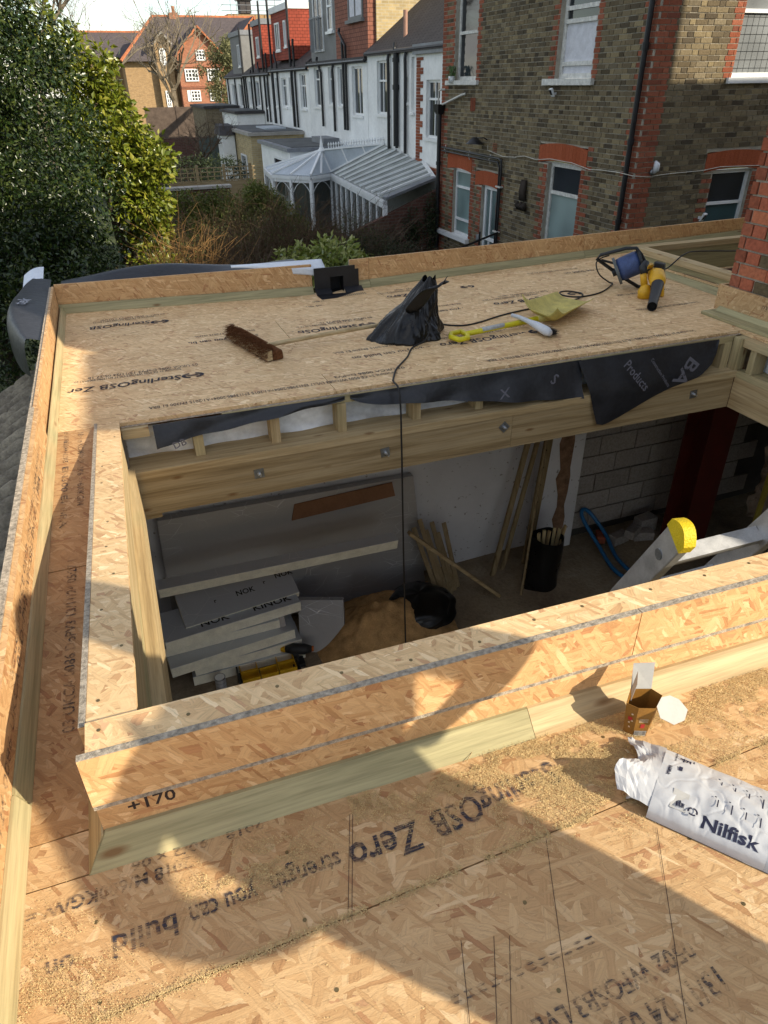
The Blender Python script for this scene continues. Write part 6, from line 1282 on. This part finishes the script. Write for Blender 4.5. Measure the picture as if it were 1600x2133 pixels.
pir_board('tilted foil faced board with black lettering on top of the stack', (.42, 5.0, FZ+.50), 1.02, .34, .07, .12, .35, text=[('NOK', -.02, -.02, .075), ('NOK', .36, .04, .075), ('r', -.22, -.02, .06), ('r', .24, .02, .06)])
pir_board('long narrow foam strip laid across the back of the stack', (.82, 4.84, -2.16), 2.06, .10, .115, -.02, .3, group=None)
tag(MB().hexa([(.86, 4.66, FZ), (1.24, 4.50, FZ), (1.26, 4.545, FZ), (.88, 4.705, FZ)], [(.93, 4.88, FZ+.42), (1.31, 4.73, FZ+.42), (1.33, 4.77, FZ+.42), (.95, 4.92, FZ+.42)]).build('foil_offcut', M['foil'], None), 'small square foil offcut leaning beside the organiser case', 'offcut')
# organiser case
oc = thing('organiser_case', 'open organiser case with yellow bins and a clear lid', 'case', (.5, 4.5, FZ)); M['binyellow'] = plain('bin_yellow', (.60, .34, .015), .5, .35, 0, .1, 12); M['clearlid'] = glass_mat('scratched_clear_lid', (.30, .26, .24), .25, .35)
MB().box(.27, .80, 4.38, 4.62, FZ, FZ+.02).box(.27, .285, 4.38, 4.62, FZ+.02, FZ+.10).box(.785, .80, 4.38, 4.62, FZ+.02, FZ+.10).build('tray', M['toolblack'], oc)
for i in range(3):
    for j in range(2):
        if (i, j) == (1, 1): continue
        x0_, y0_ = .30+i*.16, 4.39+j*.11; h_ = .10
        MB().box(x0_, x0_+.15, y0_, y0_+.10, FZ+.021, FZ+.03).box(x0_, x0_+.006, y0_, y0_+.10, FZ+.03, FZ+h_).box(x0_+.144, x0_+.15, y0_, y0_+.10, FZ+.03, FZ+h_).box(x0_+.006, x0_+.144, y0_, y0_+.006, FZ+.03, FZ+h_).box(x0_+.006, x0_+.144, y0_+.094, y0_+.10, FZ+.03, FZ+h_).build('bin', M['binyellow'], oc)
MB().hexa([(.26, 4.635, FZ+.10), (.78, 4.635, FZ+.10), (.78, 4.65, FZ+.10), (.26, 4.65, FZ+.10)], [(.24, 4.78, FZ+.46), (.76, 4.78, FZ+.46), (.76, 4.795, FZ+.46), (.24, 4.795, FZ+.46)]).build('lid', M['clearlid'], oc)
tb = thing('cordless_drill', 'black and yellow cordless drill lying by the organiser case', 'drill', (.80, 4.55, FZ)); MB().tube([(.72, 4.60, FZ+.14), (.78, 4.58, FZ+.14), (.88, 4.55, FZ+.13), (.94, 4.54, FZ+.12)], [.03, .05, .05, .03], 10).build('body', M['toolblack'], tb, smooth=True)
MB().tube([(.80, 4.57, FZ+.13), (.79, 4.52, FZ+.04)], .03, 8).build('handle', M['toolblack'], tb); MB().box(.75, .86, 4.46, 4.56, FZ, FZ+.05).build('battery', M['toolblack'], tb); MB().tube([(.68, 4.61, FZ+.14), (.715, 4.60, FZ+.14)], [.02, .03], 10).build('chuck', M['binyellow'], tb); MB().tube([(.945, 4.54, FZ+.12), (.96, 4.535, FZ+.12)], .025, 10).build('end_cap', plain('orange_cap', (.45, .12, .02), .5), tb)
pt = thing('paint_tin', 'small white tin standing in front of the insulation stack', 'tin', (.122, 4.48, FZ)); MB().tube([(.122, 4.48, FZ), (.122, 4.48, FZ+.12)], .045, 20).build('body', plain('pale_tin', (.46, .47, .50), .45, .4, .3, .08, 10), pt, smooth=False); MB().tube([(.122, 4.48, FZ+.1205), (.122, 4.48, FZ+.126)], .047, 20).build('rim', M['steel'], pt); MB().tube([(.122, 4.48, FZ+.1262), (.122, 4.48, FZ+.127)], .041, 20).build('lid', M['pvc'], pt)
for z in (.04, .08): MB().tube([(.122, 4.48, FZ+z), (.122, 4.48, FZ+z+.004)], .0462, 20).build('band', M['steel'], pt)
# sand heap
o = MB().grid(lambda u, v: (1.0+1.35*u, 4.15+1.05*v, FZ+.005+.40*max(0, math.sin(math.pi*u))**1.3*max(0, math.sin(math.pi*v))**1.2*(1-.3*u)*(1+.35*mn.noise(Vector((u*4, v*4, 1)))+.16*mn.noise(Vector((u*13, v*13, 0))))+.006*mn.noise(Vector((u*40, v*40, 0)))*math.sin(math.pi*u)*math.sin(math.pi*v)), 70, 70).build('sand_heap', M['sand'], None, smooth=True); tag(o, 'heap of brown builders sand on the room floor', 'sand')
def lump(name, lab, c, r, h, mat, seed, cat='sack'):
    o = MB().grid(lambda u, v: (c[0]+r[0]*math.cos(2*math.pi*u)*(1-v**2.2)**.5*(1+.18*mn.noise(Vector((math.cos(6.28*u)*2+seed, math.sin(6.28*u)*2, v*3)))), c[1]+r[1]*math.sin(2*math.pi*u)*(1-v**2.2)**.5*(1+.18*mn.noise(Vector((math.cos(6.28*u)*2, math.sin(6.28*u)*2+seed, v*3)))), c[2]+h*v*(1+.15*mn.noise(Vector((u*6, v*4, seed))))), 60, 20).build(name, mat, None, smooth=True); tag(o, lab, cat)
lump('rubbish_sack', 'flattened black sack lying on the sand heap below the lead', (2.05, 4.72, FZ+.10), (.36, .33), .20, M['sackblack'], 4)
# leaning timbers and rubble sack by the pier
def plank(lab, a, b, w_, h_, mat, name='timber_length', up=(0, 1, 0), group='timber lengths leaning in the room'): return tag(MB().bar(a, b, w_, h_, up).build(name, mat, None), lab, 'timber', group)
M['drilled'] = timber('orange_lath', 'Z', .0, .5)
lv = thing('drilled_lath', 'orange brown lath with a row of holes leaning against the pier', 'lath', (3.14, 4.66, FZ)); MB().bar((3.14, 4.66, FZ), (3.60, 5.20, -1.45), .055, .018, (1, -1, 0)).build('lath', M['drilled'], lv)
for i in range(9):
    t_ = .06+.1*i; p = Vector((3.14, 4.66, FZ)).lerp(Vector((3.60, 5.20, -1.45)), t_); MB().tube([p+Vector((0, -.0125, -.004)), p+Vector((0, -.010, -.003))], .010, 8).build('hole', M['gap'], lv)
plank('greenish timber leaning left of the drilled lath', (3.02, 5.05, FZ), (3.40, 5.23, -1.60), .05, .03, M['tz_old']); plank('thin timber leaning close to the pier', (3.16, 5.10, FZ), (3.52, 5.22, -1.5), .04, .03, M['tz_old']); plank('dark timber right of the drilled lath', (3.42, 5.1, FZ), (3.62, 5.22, -1.45), .05, .03, M['tz_old']); plank('brown timber standing in the corner by the pier', (3.5, 5.15, FZ), (3.66, 5.22, -1.4), .045, .03, M['drilled'])
plank('batten running from the insulation down to the floor', (2.0, 4.86, -2.10), (2.92, 4.72, -2.985), .03, .06, M['beam'], group=None)
for i, (x, L) in enumerate(((2.20, .72), (2.25, .80), (2.31, .66), (2.36, .74), (2.42, .60), (2.47, .70))): plank(('short lath at the left of the bundle by the foil board', 'second lath of the bundle by the foil board', 'third lath of the bundle by the foil board', 'fourth lath of the bundle by the foil board', 'fifth lath of the bundle by the foil board', 'lath at the right of the bundle by the foil board')[i], (x+.13, 4.80+.04*i, FZ+.01), (x-.02+.01*i, 5.18, FZ+L), .045, .012, M['tz_old'] if i % 3 else M['drilled'], 'lath', (0, -1, 0), 'laths in the bundle')
rs = thing('rubble_sack', 'open black rubble sack full of offcuts standing by the pier', 'sack', (3.5, 4.72, FZ))
MB().grid(lambda u, v: (3.42+(.20-.05*v)*math.cos(6.28*u)*(1+.1*math.sin(u*25+v*4))+.03*v, 4.78+.16*math.sin(6.28*u)*(1+.1*math.sin(u*19+v*6)), FZ+.56*v), 60, 14).build('bag', M['sackblack'], rs, smooth=True)
for i in range(6): MB().bar((3.36+.04*i, 4.74+.02*(i % 3), FZ+.2), (3.34+.06*i, 4.78, FZ+.62+.02*(i % 2)), .03, .02).build('offcut', M['tz'], rs)
# blue pipe
wp = MB().tube(smooth_path([(4.62, 4.0, FZ+.03), (4.36, 4.30, FZ+.03), (4.22, 4.60, FZ+.04), (4.26, 5.0, FZ+.12), (4.22, 5.26, FZ+.30), (4.26, 5.33, FZ+.37), (4.36, 5.31, FZ+.30), (4.45, 5.12, FZ+.12), (4.36, 4.75, FZ+.05), (4.42, 4.35, FZ+.03), (4.75, 4.05, FZ+.03)]), .021, 8).build('water_pipe', plain('blue_water_pipe', (.02, .14, .34), .4, .4, 0, .1, 6), None, smooth=True); tag(wp, 'coiled blue water pipe on the floor by the blockwork', 'pipe')
# rubble
for i, (x, y, z, sx_, sy_, sz_, a) in enumerate(((4.62, 5.10, 0, .22, .12, .11, .2), (4.90, 5.05, 0, .22, .12, .12, -.3), (4.72, 5.02, .11, .20, .11, .10, .5), (5.02, 5.18, .0, .24, .14, .2, .1), (4.45, 5.2, 0, .16, .1, .09, 1.0))):
    c, s2 = math.cos(a), math.sin(a); Q = lambda u, v, h: (x+u*c-v*s2, y+u*s2+v*c, FZ+z+h)
    tag(MB().hexa([Q(-sx_/2, -sy_/2, 0), Q(sx_/2, -sy_/2, 0), Q(sx_/2, sy_/2, 0), Q(-sx_/2, sy_/2, 0)], [Q(-sx_/2, -sy_/2, sz_), Q(sx_/2, -sy_/2, sz_*.93), Q(sx_/2*.9, sy_/2, sz_), Q(-sx_/2, sy_/2*.9, sz_*.96)]).build('loose_block', blocks_m if i != 4 else M['red_near'], None, bevel=.008), ('loose block leaning by the blue pipe', 'loose block nearest the steel column', 'loose block lying on top of the rubble', 'loose block against the blockwork wall', 'small broken brick beside the blue pipe')[i], 'block', 'loose blocks on the floor')
# steel column
cl = thing('steel_column', 'dark red oxide steel column bolted under the roof corner', 'column', (5.4, 4.85, FZ))
MB().box(5.06, 5.40, 4.95, 4.966, FZ, -.30).build('flange', M['redoxide'], cl); MB().box(5.222, 5.236, 4.70, 4.9495, FZ, -.30).build('web', M['redoxide'], cl); MB().box(5.10, 5.42, 4.684, 4.6995, FZ, -.30).build('flange', M['redoxide'], cl)
MB().box(5.02, 5.46, 4.66, 4.99, FZ-.001, FZ+.015).build('base_plate', M['redoxide'], cl); MB().box(5.08, 5.44, 4.664, 4.6838, -1.15, -.80).build('splice_plate', M['redoxide'], cl)
for z in (-.90, -1.04): MB().tube([(5.16, 4.6635, z), (5.16, 4.645, z)], .016, 6).build('bolt', M['bolt'], cl)
MB().box(3.6, 8.0, 4.66, 4.99, -.299, -.08).build('beam', M['redoxide'], cl)
jn = thing('broken_masonry', 'ragged broken brick pier with yellow tie strip in the dark corner', 'masonry', (6.1, 4.6, FZ)); MB().grid(lambda u, v: (6.05+.30*u+.10*mn.noise(Vector((u*3, v*9, 2))), 4.75+.10*mn.noise(Vector((u*8, v*16, 0))), FZ+.2+2.4*v), 10, 40).build('rubble_face', plain('broken_render', (.30, .24, .19), .95, .1, 0, .35, 10, .8, 40), jn); MB().box(5.98, 6.05, 4.60, 4.62, FZ, -.3).build('tie_strip', plain('yellow_strip', (.38, .30, .05), .6), jn)
# scaffold handrail beyond the back parapet
hr = thing('handrail', 'black metal handrail standing beyond the parapet in front of the neighbouring door', 'handrail', (7.0, 13.2, -3.2))
for a, b, n_ in (((6.0, 12.9, -1.50), (7.55, 13.6, -1.32), 'top_rail'), ((6.6, 12.0, -1.78), (7.65, 12.75, -1.72), 'top_rail')): MB().tube([a, b], .022, 8).build(n_, M['blackplastic'], hr)
for p in ((6.1, 12.95, -1.50), (7.0, 13.35, -1.22), (7.4, 12.55, -1.5), (7.0, 12.28, -1.7)): MB().tube([(p[0], p[1], -3.2), p], .022, 8).build('post', M['blackplastic'], hr)
# ================================================================ a worker standing just out of the picture; the shadow on the near deck is theirs
def person():
    B = Vector((1.48, -.42, 0)); rt = Vector((.731, .682, 0)); fw = Vector((-.682, .731, 0)); P = lambda a, b, z: B+rt*a+fw*b+Vector((0, 0, z))
    J = {'pel': (P(0, 0, .92), .200), 'sp': (P(0, 0, 1.10), .175), 'ch': (P(.01, .01, 1.28), .185), 'nk': (P(.08, .03, 1.45), .085), 'hd': (P(.13, .05, 1.59), .130), 'ht': (P(.13, .05, 1.68), .105),
         'hl': (P(-.12, 0, .76), .125), 'kl': (P(-.13, .02, .48), .11), 'al': (P(-.12, 0, .10), .075), 'tl': (P(-.13, .17, .045), .045), 'hr': (P(.08, 0, .74), .125), 'kr': (P(.02, .02, .48), .10), 'ar': (P(.05, 0, .10), .07), 'tr': (P(.07, .17, .045), .045),
         'sl': (P(-.14, .01, 1.36), .085), 'el': (P(-.375, -.02, 1.105), .066), 'wl': (P(-.275, .09, .945), .045), 'fl': (P(-.20, .12, .91), .05), 'sr': (P(.20, .01, 1.36), .085), 'er': (P(.385, .02, 1.105), .078), 'wr': (P(.29, .10, .97), .055), 'fr': (P(.21, .12, .92), .05)}
    E = [('pel', 'sp'), ('sp', 'ch'), ('ch', 'nk'), ('nk', 'hd'), ('hd', 'ht'), ('pel', 'hl'), ('hl', 'kl'), ('kl', 'al'), ('al', 'tl'), ('pel', 'hr'), ('hr', 'kr'), ('kr', 'ar'), ('ar', 'tr'), ('ch', 'sl'), ('sl', 'el'), ('el', 'wl'), ('wl', 'fl'), ('ch', 'sr'), ('sr', 'er'), ('er', 'wr'), ('wr', 'fr')]
    ks = list(J); me = bpy.data.meshes.new('person'); me.from_pydata([tuple(J[k][0]) for k in ks], [(ks.index(a), ks.index(b)) for a, b in E], [])
    o = bpy.data.objects.new('person', me); COL.objects.link(o); me.materials.append(plain('dark_work_jacket', (.03, .034, .045), .85, .15, 0, .2, 9, .4, 40))
    m = o.modifiers.new('Skin', 'SKIN'); m.use_smooth_shade = True
    for i, k in enumerate(ks): me.skin_vertices[0].data[i].radius = (J[k][1], J[k][1])
    me.skin_vertices[0].data[0].use_root = True
    s_ = o.modifiers.new('Subsurf', 'SUBSURF'); s_.levels = 2; s_.render_levels = 2
    tag(o, 'person in dark work jacket standing with hands on hips', 'person'); return o
person()

# ================================================================ fixings: screw heads in the boards, each one small
M['screw'] = plain('screw_head', (.20, .15, .07), .45, .5, .7, .2, 40)
sm = MB().tube([(0, 0, -.0003), (0, 0, .0007)], .0042, 8); sme = bpy.data.meshes.new('screw'); sme.from_pydata([tuple(map(float, q)) for q in sm.v], [], sm.f); sme.materials.append(M['screw'])
def screw(x, y, z): o = bpy.data.objects.new('screw', sme); COL.objects.link(o); o.location = (x, y, z); par(o, roof)
for i in range(13):
    x = -.2+i*.16+random.uniform(-.03, .03); screw(x, KY(x)+random.uniform(.035, .08), .2896)
for i in range(11):
    y = 1.2+i*.19; screw(random.uniform(-.23, -.17), y, KZ(y)+.0006)
for x in np.arange(-.3, 1.5, .4):
    for y in (.16, .30, .45, .62, .74, .90): screw(x+random.uniform(-.015, .015), y+random.uniform(-.02, .02), .0003)
